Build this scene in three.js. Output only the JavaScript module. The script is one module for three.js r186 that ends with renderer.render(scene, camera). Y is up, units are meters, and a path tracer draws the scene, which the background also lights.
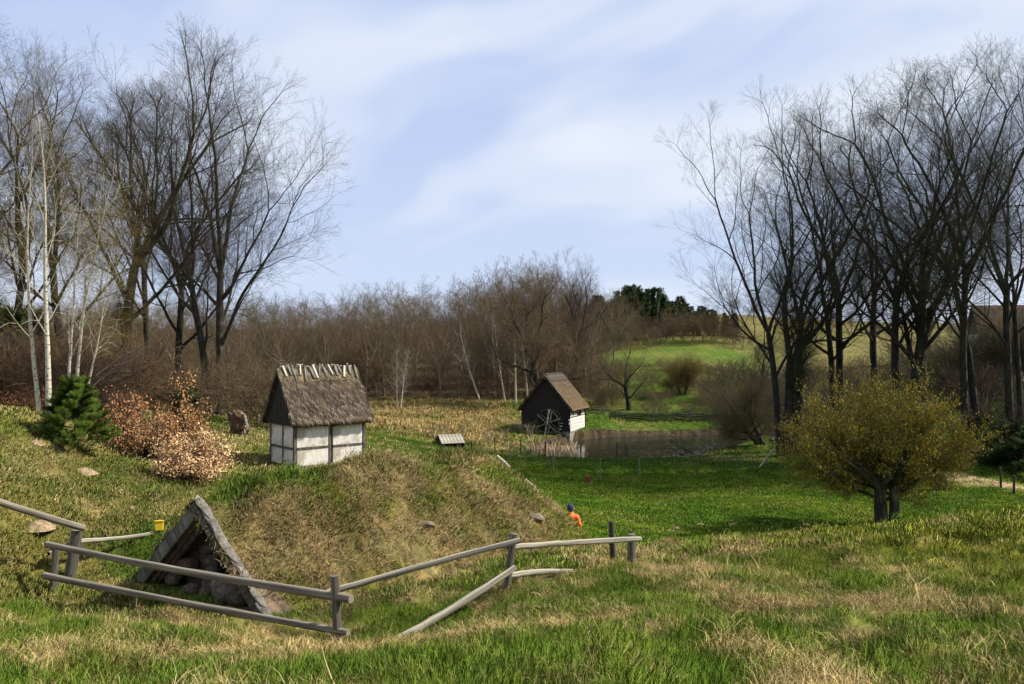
import * as THREE from 'three';
import { mergeGeometries } from 'three/addons/utils/BufferGeometryUtils.js';
import { RoundedBoxGeometry } from 'three/addons/geometries/RoundedBoxGeometry.js';
import { MarchingCubes } from 'three/addons/objects/MarchingCubes.js';

// ---------- camera, sky, sun, exposure ----------
const scene = new THREE.Scene();
const EYE = 9, FOC = 819, HOR = 350;
const camera = new THREE.PerspectiveCamera(2 * Math.atan(342 / FOC) * 180 / Math.PI, 1024 / 684, 0.1, 3000);
camera.position.set(0, EYE, 0);
camera.rotation.set(Math.atan((HOR - 342) / FOC), 0, 0);
scene.add(camera);
const renderer = new THREE.WebGLRenderer();
renderer.toneMapping = THREE.LinearToneMapping;
renderer.toneMappingExposure = 1.55;
renderer.shadowMap.enabled = true;
const sun = new THREE.DirectionalLight(new THREE.Color(1, 0.94, 0.81), 5);
{
  const el = 43 * Math.PI / 180, hx = 0.996, hz = -0.09;
  sun.position.set(hx * Math.cos(el) * 150, Math.sin(el) * 150, hz * Math.cos(el) * 150 - 40);
  sun.target.position.set(0, 0, -40);
  sun.castShadow = true;
  const c = sun.shadow.camera; c.left = -150; c.right = 150; c.top = 120; c.bottom = -120; c.near = 1; c.far = 400;
  sun.shadow.mapSize.set(4096, 4096);
  scene.add(sun, sun.target);
}

// ---------- random numbers and noise ----------
function mulberry(a) { return () => { a |= 0; a = a + 0x6D2B79F5 | 0; let t = Math.imul(a ^ a >>> 15, 1 | a); t = t + Math.imul(t ^ t >>> 7, 61 | t) ^ t; return ((t ^ t >>> 14) >>> 0) / 4294967296; }; }
function hash2(x, y) { let h = Math.imul(x | 0, 374761393) + Math.imul(y | 0, 668265263) | 0; h = Math.imul(h ^ h >>> 13, 1274126177); return ((h ^ h >>> 16) >>> 0) / 4294967296; }
function vnoise(x, y) {
  const xi = Math.floor(x), yi = Math.floor(y); let fx = x - xi, fy = y - yi; fx = fx * fx * (3 - 2 * fx); fy = fy * fy * (3 - 2 * fy);
  const a = hash2(xi, yi), b = hash2(xi + 1, yi), c = hash2(xi, yi + 1), d = hash2(xi + 1, yi + 1);
  return a + (b - a) * fx + (c - a) * fy + (a - b - c + d) * fx * fy;
}
function fbm(x, y, o = 4) { let s = 0, a = 0.5, n = 0; for (let i = 0; i < o; i++) { s += a * vnoise(x, y); n += a; x = x * 2.03 + 17.1; y = y * 2.03 + 9.7; a *= 0.5; } return s / n; }
const clamp = (v, a = 0, b = 1) => Math.min(b, Math.max(a, v));
const sstep = (a, b, v) => { const t = clamp((v - a) / (b - a)); return t * t * (3 - 2 * t); };
const lerp = (a, b, t) => a + (b - a) * t;
const V = (x, y, z) => new THREE.Vector3(x, y, z);
// a point of the place given by its bearing, its fall below eye level and its distance ahead
const at = (px, py, d) => V((px - 512) / FOC * d, EYE - (py - HOR) / FOC * d, -d);

// ---------- sky ----------
{
  const w = 1024, h = 512, data = new Float32Array(w * h * 4);
  for (let j = 0; j < h; j++) for (let i = 0; i < w; i++) {
    const u = (i + 0.5) / w, v = (j + 0.5) / h, el = (v - 0.5) * Math.PI, az = (u - 0.5) * 2 * Math.PI;
    const dx = Math.cos(el) * Math.cos(az), dz = Math.cos(el) * Math.sin(az), dy = Math.sin(el);
    const e = clamp(dy);
    let c;
    const t = Math.pow(e, 0.6);
    c = [lerp(0.52, 0.11, t), lerp(0.60, 0.215, t), lerp(0.72, 0.52, t)];
    if (dy >= -0.02) {
      const k = 1 / (e + 0.22), px = dx * k, pz = dz * k;
      const wx = fbm(px * 0.9 + 3, pz * 0.9 + 8, 4) - 0.5, wz = fbm(px * 0.9 + 31, pz * 0.9 + 18, 4) - 0.5;
      const a = fbm((px + pz) * 0.5 + wx * 1.5 + 6.2, (pz - px) * 1.25 + wz * 1.9 + 2.3, 6);
      const b = fbm((px + pz) * 1.6 + wx * 4 + 7, (pz - px) * 5.2 + wz * 4, 5);
      let m = clamp(0.14 + sstep(0.30, 0.62, a) * 0.8 + (b - 0.5) * 0.35 * sstep(0.3, 0.6, a)) * lerp(0.5, 1, sstep(0, 0.25, e));
      c = [lerp(c[0], 0.58, m), lerp(c[1], 0.625, m), lerp(c[2], 0.71, m)];
    } else {
      const g = sstep(-0.02, -0.2, dy); c = [lerp(c[0], 0.16, g), lerp(c[1], 0.17, g), lerp(c[2], 0.10, g)];
    }
    data.set([c[0] * 0.91, c[1] * 0.91, c[2] * 0.91, 1], (j * w + i) * 4);
  }
  const tex = new THREE.DataTexture(data, w, h, THREE.RGBAFormat, THREE.FloatType);
  tex.mapping = THREE.EquirectangularReflectionMapping; tex.magFilter = THREE.LinearFilter; tex.minFilter = THREE.LinearFilter; tex.wrapS = THREE.RepeatWrapping; tex.needsUpdate = true;
  scene.background = tex; scene.environment = tex;
}

// ---------- naming helpers ----------
const taken = {};
function numbered(n) { const k = taken[n] = (taken[n] ?? -1) + 1; return k ? n + '_' + String(k).padStart(3, '0') : n; }
function tag(o, label, category, group, kind) { o.userData = { ...(label && { label }), ...(category && { category }), ...(group && { group }), ...(kind && { kind }) }; return o; }
function shade(o) { o.traverse(m => { if (m.isMesh) { m.castShadow = true; m.receiveShadow = true; } }); return o; }
function thing(name, pos, turn, label, category, group) { const o = new THREE.Group(); o.name = numbered(name); o.position.copy(pos); o.rotation.y = turn || 0; tag(o, label, category, group); scene.add(o); return o; }
function part(name, geo, mat, parent) { const m = new THREE.Mesh(geo, mat); m.name = parent === scene ? numbered(name) : name; m.castShadow = m.receiveShadow = true; parent.add(m); return m; }
function copyOf(o, pos, turn, scale, label) { const c = o.clone(); c.name = numbered(o.name.replace(/_\d{3}$/, '')); c.position.copy(pos); c.rotation.y = turn; if (scale) c.scale.setScalar(scale); c.userData = { ...o.userData }; if (label) c.userData.label = label; scene.add(c); return c; }
const lin = (r, g, b) => new THREE.Color().setRGB(r, g, b);

// ---------- textures ----------
function tex(w, h, f, color = true) {
  const d = new Uint8Array(w * h * 4);
  for (let j = 0; j < h; j++) for (let i = 0; i < w; i++) { const c = f(i / w, j / h, i, j); d.set([clamp(c[0]) * 255, clamp(c[1]) * 255, clamp(c[2]) * 255, 255], (j * w + i) * 4); }
  const t = new THREE.DataTexture(d, w, h); t.wrapS = t.wrapT = THREE.RepeatWrapping; t.magFilter = THREE.LinearFilter; t.minFilter = THREE.LinearMipmapLinearFilter; t.generateMipmaps = true;
  if (color) t.colorSpace = THREE.SRGBColorSpace; t.needsUpdate = true; return t;
}
// noise that repeats without a seam on the unit square
function tnoise(u, v, fx, fy, s = 0) {
  const x = u * fx, y = v * fy, xi = Math.floor(x), yi = Math.floor(y); let a = x - xi, b = y - yi; a = a * a * (3 - 2 * a); b = b * b * (3 - 2 * b);
  const h = (p, q) => hash2(((p % fx) + fx) % fx + s * 131, ((q % fy) + fy) % fy + s * 71);
  return lerp(lerp(h(xi, yi), h(xi + 1, yi), a), lerp(h(xi, yi + 1), h(xi + 1, yi + 1), a), b);
}
const tfbm = (u, v, fx, fy, o, s) => { let r = 0, a = 0.5, n = 0; for (let i = 0; i < o; i++) { r += a * tnoise(u, v, fx, fy, s + i); n += a; fx *= 2; fy *= 2; a *= 0.55; } return r / n; };
const groundTex = tex(512, 512, (u, v) => { const a = tfbm(u, v, 14, 14, 5, 1), b = tfbm(u, v, 5, 5, 3, 9); const k = 0.62 + 0.55 * (a - 0.5) + 0.12 * (b - 0.5); return [k * lerp(0.96, 1.12, b), k, k * 0.95]; });
const groundBump = tex(512, 512, (u, v) => { const a = tfbm(u, v, 24, 24, 5, 3); return [a, a, a]; }, false);
const rippleBump = tex(256, 256, (u, v) => { const a = 0.6 * tnoise(u, v, 8, 14, 41) + 0.4 * tnoise(u, v, 17, 31, 43); return [a, a, a]; }, false);
const barkTex = tex(256, 512, (u, v) => { const a = tfbm(u, v, 10, 5, 5, 2), b = tfbm(u, v, 3, 3, 3, 5); const k = 0.45 + 0.75 * (a - 0.5) + 0.3 * (b - 0.5); return [k * 1.05, k, k * 0.93]; });
const barkBump = tex(256, 512, (u, v) => { const a = tfbm(u, v, 12, 4, 5, 2); return [a, a, a]; }, false);
const birchTex = tex(256, 512, (u, v) => {
  const n = tfbm(u, v, 4, 40, 3, 7), p = tfbm(u, v, 5, 6, 3, 11); let k = 0.86 - 0.16 * p; if (n > 0.64) k *= lerp(1, 0.3, sstep(0.64, 0.76, n)); if (p > 0.63) k *= lerp(1, 0.25, sstep(0.63, 0.72, p)); return [k, k * 0.98, k * 0.92];
});
const woodTex = tex(256, 512, (u, v) => { const a = tfbm(u, v, 28, 3, 4, 4), b = tfbm(u, v, 4, 4, 4, 6), c = tnoise(u, v, 60, 2, 3); const k = 0.62 + 0.55 * (a - 0.5) + 0.6 * (b - 0.5) - (c > 0.8 ? 0.2 : 0); return [k * 1.02, k, k * 0.95]; });
const thatchTex = tex(512, 512, (u, v) => { const a = tfbm(u, v, 90, 14, 3, 5), b = tfbm(u, v, 6, 8, 5, 8), c = tnoise(u, v, 256, 120, 2); const k = 0.5 + 0.75 * (a - 0.5) + 0.5 * (b - 0.5) + 0.35 * (c - 0.5); return [k * 1.05, k * 0.98, k * 0.88]; });
const thatchBump = tex(512, 512, (u, v) => { const a = tfbm(u, v, 100, 20, 3, 5), c = tnoise(u, v, 256, 160, 2); const k = a * 0.6 + c * 0.4; return [k, k, k]; }, false);
const plasterTex = tex(512, 512, (u, v) => { const a = tfbm(u, v, 8, 6, 5, 12), b = tfbm(u, v, 26, 5, 4, 15), c = tfbm(u, v, 40, 40, 3, 19); let k = 0.94 - 0.12 * a - 0.07 * sstep(0.55, 0.75, b) - 0.05 * c; const st = sstep(0.52, 0.7, tfbm(u, v, 3, 4, 4, 31)) * 0.16; k -= st; return [k, k * 0.985 - st * 0.12, k * 0.955 - st * 0.3]; });
const stoneTex = tex(256, 256, (u, v) => { const a = tfbm(u, v, 6, 6, 5, 22), b = tfbm(u, v, 40, 40, 3, 25); const k = 0.62 + 0.5 * (a - 0.5) + 0.35 * (b - 0.5); return [k, k * 0.97, k * 0.92]; });
function rep(t, x, y) { const c = t.clone(); c.repeat.set(x, y); c.needsUpdate = true; return c; }

// ---------- materials ----------
const matte = (o) => new THREE.MeshPhysicalMaterial({ roughness: 1, specularIntensity: 0.15, side: THREE.DoubleSide, ...o });
const std = (o) => new THREE.MeshStandardMaterial({ roughness: 0.95, side: THREE.DoubleSide, ...o });
const M = {
  ground: matte({ vertexColors: true, map: rep(groundTex, 0.45, 0.45), bumpMap: rep(groundBump, 0.6, 0.6), bumpScale: 0.02, roughness: 1 }),
  beech: std({ color: lin(0.22, 0.20, 0.16), map: barkTex, bumpMap: barkBump, bumpScale: 0.02 }),
  darkBark: std({ color: lin(0.12, 0.105, 0.085), map: barkTex, bumpMap: barkBump, bumpScale: 0.03 }),
  mossBark: std({ color: lin(0.30, 0.26, 0.15), map: barkTex, bumpMap: barkBump, bumpScale: 0.03 }),
  forestBark: std({ color: lin(0.26, 0.21, 0.15) }),
  birch: std({ color: lin(0.82, 0.80, 0.74), map: birchTex }),
  paleWood: std({ color: lin(0.5, 0.46, 0.38), map: barkTex }),
  twig: matte({ color: lin(0.075, 0.055, 0.045) }),
  twigOlive: matte({ color: lin(0.07, 0.062, 0.038) }),
  twigBrown: matte({ color: lin(0.135, 0.100, 0.060) }),
  twigRed: matte({ color: lin(0.120, 0.078, 0.046) }),
  twigOliveBrown: matte({ color: lin(0.125, 0.105, 0.058) }),
  twigGold: matte({ color: lin(0.17, 0.13, 0.045) }),
  rail: std({ color: lin(0.52, 0.47, 0.40), map: rep(woodTex, 2, 0.5), bumpMap: rep(woodTex, 2, 0.5), bumpScale: 0.008 }),
  railPale: std({ color: lin(0.84, 0.79, 0.68), map: rep(woodTex, 2, 0.5), bumpMap: rep(woodTex, 2, 0.5), bumpScale: 0.008 }),
  post: std({ color: lin(0.30, 0.28, 0.24), map: rep(woodTex, 1.5, 0.7), bumpMap: rep(woodTex, 1.5, 0.7), bumpScale: 0.01 }),
  rakeDark: std({ color: lin(0.17, 0.165, 0.155), map: woodTex, bumpMap: woodTex, bumpScale: 0.006 }),
  greyBoard: std({ color: lin(0.30, 0.29, 0.27), map: woodTex, bumpMap: woodTex, bumpScale: 0.006 }),
  darkBoard: std({ color: lin(0.10, 0.09, 0.075), map: woodTex, bumpMap: woodTex, bumpScale: 0.006 }),
  tar: std({ color: lin(0.03, 0.027, 0.024), map: woodTex, bumpMap: woodTex, bumpScale: 0.006 }),
  tarBrown: std({ color: lin(0.04, 0.032, 0.026), map: woodTex, bumpMap: woodTex, bumpScale: 0.006 }),
  timber: std({ color: lin(0.19, 0.175, 0.155), map: woodTex, bumpMap: woodTex, bumpScale: 0.008 }),
  plaster: std({ color: lin(0.90, 0.89, 0.86), map: rep(plasterTex, 0.6, 0.6), bumpMap: rep(stoneTex, 1.5, 1.5), bumpScale: 0.004 }),
  limeStone: std({ color: lin(0.62, 0.59, 0.53), map: stoneTex }),
  thatch: std({ color: lin(0.185, 0.15, 0.115), map: rep(thatchTex, 0.5, 0.5), bumpMap: rep(thatchBump, 0.5, 0.5), bumpScale: 0.006, roughness: 1 }),
  thatchWarm: std({ color: lin(0.22, 0.165, 0.105), map: rep(thatchTex, 0.4, 0.4), bumpMap: rep(thatchBump, 0.4, 0.4), bumpScale: 0.006, roughness: 1 }),
  ridgeThatch: std({ color: lin(0.36, 0.32, 0.22), map: rep(thatchTex, 0.7, 0.7), bumpMap: rep(thatchBump, 0.7, 0.7), bumpScale: 0.006, roughness: 1 }),
  straw: matte({ color: lin(1, 1, 1), roughness: 1 }),
  stones: [[0.36, 0.31, 0.26], [0.27, 0.235, 0.20], [0.40, 0.33, 0.27], [0.50, 0.45, 0.39], [0.34, 0.20, 0.15]].map(c => std({ color: lin(...c), map: stoneTex, bumpMap: stoneTex, bumpScale: 0.006 })),
  paleRock: std({ color: lin(0.62, 0.52, 0.39), map: stoneTex, bumpMap: stoneTex, bumpScale: 0.006 }),
  soil: std({ color: lin(0.66, 0.50, 0.31), map: rep(groundTex, 2, 2), bumpMap: rep(groundBump, 2, 2), bumpScale: 0.01 }),
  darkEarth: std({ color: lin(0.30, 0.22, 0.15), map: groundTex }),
  slate: [[0.46, 0.44, 0.40], [0.36, 0.35, 0.33], [0.56, 0.53, 0.48]].map(c => std({ color: lin(...c), map: stoneTex, bumpMap: stoneTex, bumpScale: 0.004 })),
  water: new THREE.MeshPhysicalMaterial({ color: lin(0.012, 0.014, 0.010), roughness: 0.06, ior: 1.33, bumpMap: rep(rippleBump, 0.3, 0.3), bumpScale: 0.012 }),
  grass: matte({ color: lin(1, 1, 1), vertexColors: true }),
  leaf: matte({ color: lin(1, 1, 1) }),
  reed: std({ color: lin(0.50, 0.38, 0.24) }),
};

// ---------- terrain ----------
// survey points of the land: bearing, fall, distance
const survey = [
  [512, 684, 4.5], [0, 684, 5.2], [1024, 684, 4.3], [250, 684, 5], [760, 684, 4.4],
  [1024, 518, 19], [890, 536, 17], [750, 556, 15.5], [640, 574, 14.5], [1300, 500, 20], [820, 600, 9], [1000, 590, 9], [650, 620, 9], [512, 640, 8.5], [420, 655, 9.2],
  [338, 642, 12.2], [505, 598, 12.7], [391, 646, 11.5], [55, 600, 15.2], [75, 578, 16.2], [135, 582, 16], [278, 613, 14], [566, 574, 13.6], [200, 600, 14.7],
  [-100, 545, 15], [0, 560, 15.5], [0, 625, 9.5], [200, 650, 9], [100, 655, 8.6], [300, 668, 8.2],
  [-200, 400, 24], [0, 418, 22], [0, 490, 17], [100, 440, 25], [40, 470, 20], [150, 520, 18.2], [120, 480, 21], [200, 474, 24], [230, 462, 28], [60, 425, 30],
  [283, 467, 28], [367, 463, 30], [325, 455, 32], [590, 556, 20], [620, 552, 23], [560, 560, 24], [520, 530, 28], [440, 490, 32], [390, 470, 36],
  [640, 548, 30], [760, 540, 31], [890, 529, 35], [1000, 515, 38], [1150, 500, 40], [800, 505, 42], [650, 503, 45], [560, 500, 44], [500, 480, 52], [690, 478, 57], [600, 478, 57], [850, 476, 57], [1000, 484, 50], [1100, 480, 55],
  [250, 430, 60], [250, 416, 80], [330, 432, 62], [400, 440, 64], [470, 450, 66], [400, 424, 80], [300, 420, 90], [400, 405, 105], [480, 404, 105], [500, 428, 85],
  [-100, 405, 48], [0, 405, 48], [100, 412, 48], [215, 418, 50], [130, 400, 70], [-200, 380, 70], [100, 380, 110], [-150, 370, 110],
  [545, 434, 81], [590, 428, 85], [560, 412, 100], [640, 462, 66], [720, 452, 70], [790, 453, 67], [860, 445, 66], [960, 440, 62], [1050, 430, 62], [1150, 420, 65],
  [640, 424, 92], [720, 421, 93], [800, 418, 93], [900, 415, 90], [610, 405, 108], [640, 396, 113], [700, 394, 112], [780, 396, 110], [620, 372, 128], [690, 371, 126], [760, 372, 128], [860, 380, 110], [960, 384, 92], [1024, 366, 96], [1150, 350, 100],
  [590, 346, 160], [640, 344, 160], [700, 336, 168], [760, 336, 180], [850, 341, 190], [1000, 342, 200], [1200, 335, 200],
  [400, 372, 150], [250, 370, 150], [500, 368, 150], [0, 360, 160], [-300, 340, 160], [560, 360, 150], [300, 345, 230], [600, 318, 230], [760, 318, 260], [1000, 330, 280], [0, 330, 280],
  [300, 330, 600], [700, 322, 600], [-300, 320, 600], [1300, 320, 600],
].map(a => at(...a));
for (const [x, y, z] of [[0, 7.3, 0], [-8, 7.1, 0], [8, 7.5, 0], [0, 8.6, 15], [-40, 10, 10], [40, 8, 10], [0, 12, 80], [-60, 12, -20], [55, 5, -20], [-200, 20, 100], [200, 16, 100]]) survey.push(V(x, y, z));
const TPS = (() => {
  const n = survey.length, m = n + 3, A = [], S = 0.02;
  const U = r2 => r2 > 1e-12 ? r2 * Math.log(r2) : 0;
  // distances are taken on a compressed plane so that near and far land bend alike
  const warp = (x, z) => { const r = Math.hypot(x, z) + 1e-6, k = Math.log(1 + r / 12) * 4 / r; return [x * k, z * k]; };
  const P = survey.map(p => warp(p.x, p.z));
  for (let i = 0; i < m; i++) { A.push(new Float64Array(m + 1)); }
  for (let i = 0; i < n; i++) {
    for (let j = 0; j < n; j++) { const dx = P[i][0] - P[j][0], dz = P[i][1] - P[j][1]; A[i][j] = U(dx * dx + dz * dz) + (i === j ? S : 0); }
    A[i][n] = A[n][i] = 1; A[i][n + 1] = A[n + 1][i] = P[i][0]; A[i][n + 2] = A[n + 2][i] = P[i][1]; A[i][m] = survey[i].y;
  }
  for (let c = 0; c < m; c++) {
    let b = c; for (let r = c + 1; r < m; r++) if (Math.abs(A[r][c]) > Math.abs(A[b][c])) b = r;
    [A[c], A[b]] = [A[b], A[c]];
    for (let r = 0; r < m; r++) if (r !== c) { const f = A[r][c] / A[c][c]; if (f) for (let k = c; k <= m; k++) A[r][k] -= f * A[c][k]; }
  }
  const wts = A.map((r, i) => r[m] / r[i]);
  return (x, z) => { const [a, b] = warp(x, z); let s = wts[n] + wts[n + 1] * a + wts[n + 2] * b; for (let i = 0; i < n; i++) { const dx = a - P[i][0], dz = b - P[i][1]; s += wts[i] * U(dx * dx + dz * dz); } return s; };
})();
const pondOutline = [[526, 452], [548, 458.5], [600, 460], [650, 459.5], [690, 458], [722, 451], [760, 443], [800, 439], [830, 437], [830, 434], [790, 433], [740, 434], [690, 435], [640, 436], [604, 437], [570, 440], [543, 446]].map(([px, py]) => { const d = EYE * FOC / (py - HOR); return [(px - 512) / FOC * d, -d]; });
const ditch = [[345, 439, 66], [372, 440, 66], [400, 441, 66], [425, 443, 67], [445, 449, 66], [470, 452, 67], [505, 453, 70], [540, 450, 74]].map(([px, py, d]) => [(px - 512) / FOC * d, -d]);
const track = [[1240, 40], [1100, 46], [1024, 49], [970, 51], [930, 55], [900, 58], [860, 60]].map(([px, d]) => [(px - 512) / FOC * d, -d]);
function segDist(x, z, pts, closed) {
  let best = 1e9; const n = pts.length;
  for (let i = 0; i < (closed ? n : n - 1); i++) { const a = pts[i], b = pts[(i + 1) % n], ex = b[0] - a[0], ez = b[1] - a[1], t = clamp(((x - a[0]) * ex + (z - a[1]) * ez) / (ex * ex + ez * ez)); const d = Math.hypot(x - a[0] - ex * t, z - a[1] - ez * t); if (d < best) best = d; }
  return best;
}
function inPoly(x, z, pts) { let c = false; for (let i = 0, j = pts.length - 1; i < pts.length; j = i++) { const a = pts[i], b = pts[j]; if ((a[1] > z) !== (b[1] > z) && x < (b[0] - a[0]) * (z - a[1]) / (b[1] - a[1]) + a[0]) c = !c; } return c; }
function pondSD(x, z) { if (z > -60 || z < -95 || x < -5 || x > 45) return 99; const d = segDist(x, z, pondOutline, true); return inPoly(x, z, pondOutline) ? -d : d; }

// earth cellar: a ridge of turf on its own frame
const CEL = { c: V(-5.72, 0, -15.02), u: [0.58, -0.815], v: [0.815, 0.58], len: 9.1, base: 4.48, top: 6.24 };
function celUV(x, z) { const dx = x - CEL.c.x, dz = z - CEL.c.z; return [dx * CEL.u[0] + dz * CEL.u[1], dx * CEL.v[0] + dz * CEL.v[1]]; }
function celXZ(u, v) { return [CEL.c.x + CEL.u[0] * u + CEL.v[0] * v, CEL.c.z + CEL.u[1] * u + CEL.v[1] * v]; }
function moundHeight(u, v) {   // absolute height of the turf, or -99 off it
  if (u < -0.02) return -99;
  const k = clamp(u / CEL.len), w = lerp(2.02, 3.15, sstep(0, 1, k)), crest = lerp(CEL.top, 6.02, k) + 0.42 * Math.sin(k * 3.1), foot = lerp(CEL.base, 4.05, k);
  const a = Math.abs(v) / w;
  let h = a < 1 ? Math.sqrt((1 - a) * (1 - a) + 0.0009) : -(a - 1) * 0.9;
  h = Math.min(h, 1 - 0.02);
  h += lerp(0.17, 0.05, k) * Math.sin(Math.PI * clamp(a)) * sstep(0, 0.15, k);
  let y = foot + (crest - foot) * h;
  y += (fbm(u * 1.1 + 4, v * 1.1 + 7, 3) - 0.5) * 0.30 * sstep(0, 0.8, u) + (fbm(u * 3.3 + 14, v * 3.3 + 27, 3) - 0.5) * 0.16 * sstep(0.1, 0.8, u);
  if (u > CEL.len) y -= (u - CEL.len) * 2.6;
  return y;
}
const terrainH = (x, z) => {
  let y = TPS(x, z);
  const r = Math.hypot(x, z);
  const meadow = sstep(19, 30, r) * sstep(-6, 2, x + (r - 30) * 0.1);
  const amp = r < 90 ? lerp(0.26, 0.06, meadow) * sstep(1, 5, r) : 0.25;
  if (r < 22) y += Math.pow(fbm(x * 2.6 + 11, z * 2.6 + 3, 2), 2) * 0.16 * sstep(2, 5, r);
  y += (fbm(x * 1.3 + 40, z * 1.3 + 80, 3) - 0.5) * amp + (fbm(x * 0.21, z * 0.21 + 5, 3) - 0.5) * amp * 1.6;
  // the floor under and in front of the cellar is level
  const [u, v] = celUV(x, z);
  if (u > -2 && u < CEL.len + 2 && Math.abs(v) < 4) {
    const m = sstep(-2, -0.2, u) * sstep(CEL.len + 2, CEL.len, u) * sstep(3.6, 1.9, Math.abs(v)); y = lerp(y, Math.min(y, lerp(CEL.base, 4.0, clamp(u / CEL.len))), m);
  }
  const sd = pondSD(x, z);
  if (sd < 8) { if (sd > 0) y = Math.max(y, 0.07 + 0.3 * sstep(0, 2.5, sd)); else y = lerp(0.07, -0.6, sstep(0, 1.2, -sd)); }
  if (z < -60 && z > -80 && x < 6 && x > -16) { const d = segDist(x, z, ditch); y -= 0.75 * sstep(1.4, 0.3, d); }
  return y;
};
const groundY = (x, z) => { const t = terrainH(x, z), [u, v] = celUV(x, z); if (u > -0.02 && u < CEL.len + 1 && Math.abs(v) < 4.5) return Math.max(t, moundHeight(u, v)); return t; };
const onGround = (px, d, sink = 0) => { const x = (px - 512) / FOC * d; return V(x, groundY(x, -d) - sink, -d); };

// what grows where: share of dry grass, green tone, bare soil
function zone(x, z) {
  const r = Math.hypot(x, z), px = 512 + FOC * x / Math.max(1, -z);
  const p1 = fbm(x * 1.15 + 3, z * 1.15 + 11, 4), p2 = fbm(x * 0.23 + 9, z * 0.23 + 2, 3), p3 = fbm(x * 3.1 + 1, z * 3.1 + 6, 3);
  let dry = sstep(0.45, 0.61, p1 * 0.55 + p3 * 0.45 + (p2 - 0.5) * 0.2);
  let green = [0.100, 0.140, 0.019], tan = [0.34, 0.265, 0.125];
  let h = 0.16;
  const [u, v] = celUV(x, z);
  const mound = u > -0.1 && u < CEL.len + 0.5 && Math.abs(v) < 3.6;
  if (mound) { dry = sstep(0.40, 0.62, p1 * 0.55 + p3 * 0.45 + (v > 0.15 && v < 1.9 ? 0.07 : v >= 1.9 ? 0.02 : -0.06)) * 0.92; tan = lerp3([0.15, 0.11, 0.058], [0.27, 0.21, 0.105], sstep(0.38, 0.68, p1)); green = [0.105, 0.128, 0.022]; h = 0.13; if (v < -0.3 || v > 0 && v < 0.35) { green = [0.075, 0.115, 0.018]; } }
  else if (r < 21) {
    const knoll = sstep(2, 7, x) * sstep(7, 12, r);           // mossy yellow green of the knoll
    green = lerp3(green, [0.150, 0.165, 0.022], knoll); dry = dry * lerp(1, 0.34, knoll); h = lerp(0.17, 0.10, knoll);
    const slope = sstep(-3, -6, x) * sstep(14, 16.5, r); green = lerp3(green, [0.150, 0.145, 0.042], slope); dry *= lerp(1, 0.55, slope); h = lerp(h, 0.09, slope);
  } else if (r < 63) {
    const left = sstep(2, -5, x);
    green = lerp3([0.060, 0.115, 0.009], [0.145, 0.142, 0.040], left * sstep(60, 25, r));
    green = lerp3(green, [0.100, 0.150, 0.013], sstep(0.42, 0.6, p2) * (1 - left));
    dry = lerp(sstep(0.55, 0.75, p1 * 0.5 + p2 * 0.5) * 0.25, sstep(0.42, 0.62, p1 * 0.6 + p3 * 0.4) * 0.6, left); h = 0.07;
    tan = lerp3([0.20, 0.16, 0.07], [0.27, 0.22, 0.11], left);
  } else {
    const field = sstep(4, -4, x) * sstep(66, 72, r) * sstep(125, 112, r);
    green = lerp3([0.060, 0.115, 0.014], [0.115, 0.115, 0.035], field); tan = lerp3([0.19, 0.165, 0.06], [0.25, 0.19, 0.085], field);
    dry = lerp(sstep(0.5, 0.7, p1 * 0.4 + p2 * 0.6) * 0.7, sstep(0.25, 0.6, p1 * 0.5 + p2 * 0.5), field); h = lerp(0.1, 0.3, field);
    if (r > 105 && x > 5) { const up = Math.max(sstep(140, 190, r), sstep(725, 790, px)); green = lerp3([0.055, 0.112, 0.012], [0.12, 0.115, 0.04], up); green = lerp3(green, [0.10, 0.10, 0.03], sstep(0.45, 0.7, fbm(x * 0.09, z * 0.09, 4)) * 0.6); dry = sstep(0.45, 0.7, fbm(x * 0.16 + 5, z * 0.3, 4)) * 0.45; }
    if (r > 112 && px < 600) { green = [0.07, 0.055, 0.03]; tan = [0.13, 0.09, 0.05]; dry = p1; }
  }
  let bare = 0;
  const td = z < -35 && z > -65 && x > 15 ? segDist(x, z, track) : 99;
  bare = Math.max(bare, sstep(1.5, 0.9, td + (p3 - 0.5)) * (Math.abs(td) < 0.25 ? 0.6 : 1));
  const sand = Math.hypot((x - 53) / 5, (z + 88) / 4); bare = Math.max(bare, sstep(1.2, 0.8, sand + (p1 - 0.5)));
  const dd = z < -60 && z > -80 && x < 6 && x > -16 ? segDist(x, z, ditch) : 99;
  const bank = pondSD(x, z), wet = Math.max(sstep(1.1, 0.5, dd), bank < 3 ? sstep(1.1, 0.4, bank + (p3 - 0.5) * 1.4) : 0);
  return { dry, green, tan, h, bare, wet, mound, p1, p2, p3, r };
}
function lerp3(a, b, t) { return [lerp(a[0], b[0], t), lerp(a[1], b[1], t), lerp(a[2], b[2], t)]; }
function groundColor(zn) {
  let c = lerp3(zn.green, zn.tan, zn.dry * 0.8);
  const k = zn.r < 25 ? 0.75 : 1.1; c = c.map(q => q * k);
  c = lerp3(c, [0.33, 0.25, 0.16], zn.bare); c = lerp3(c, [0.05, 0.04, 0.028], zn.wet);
  return c.map(q => q * 2.6);   // the fine texture averages about 0.38
}
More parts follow.
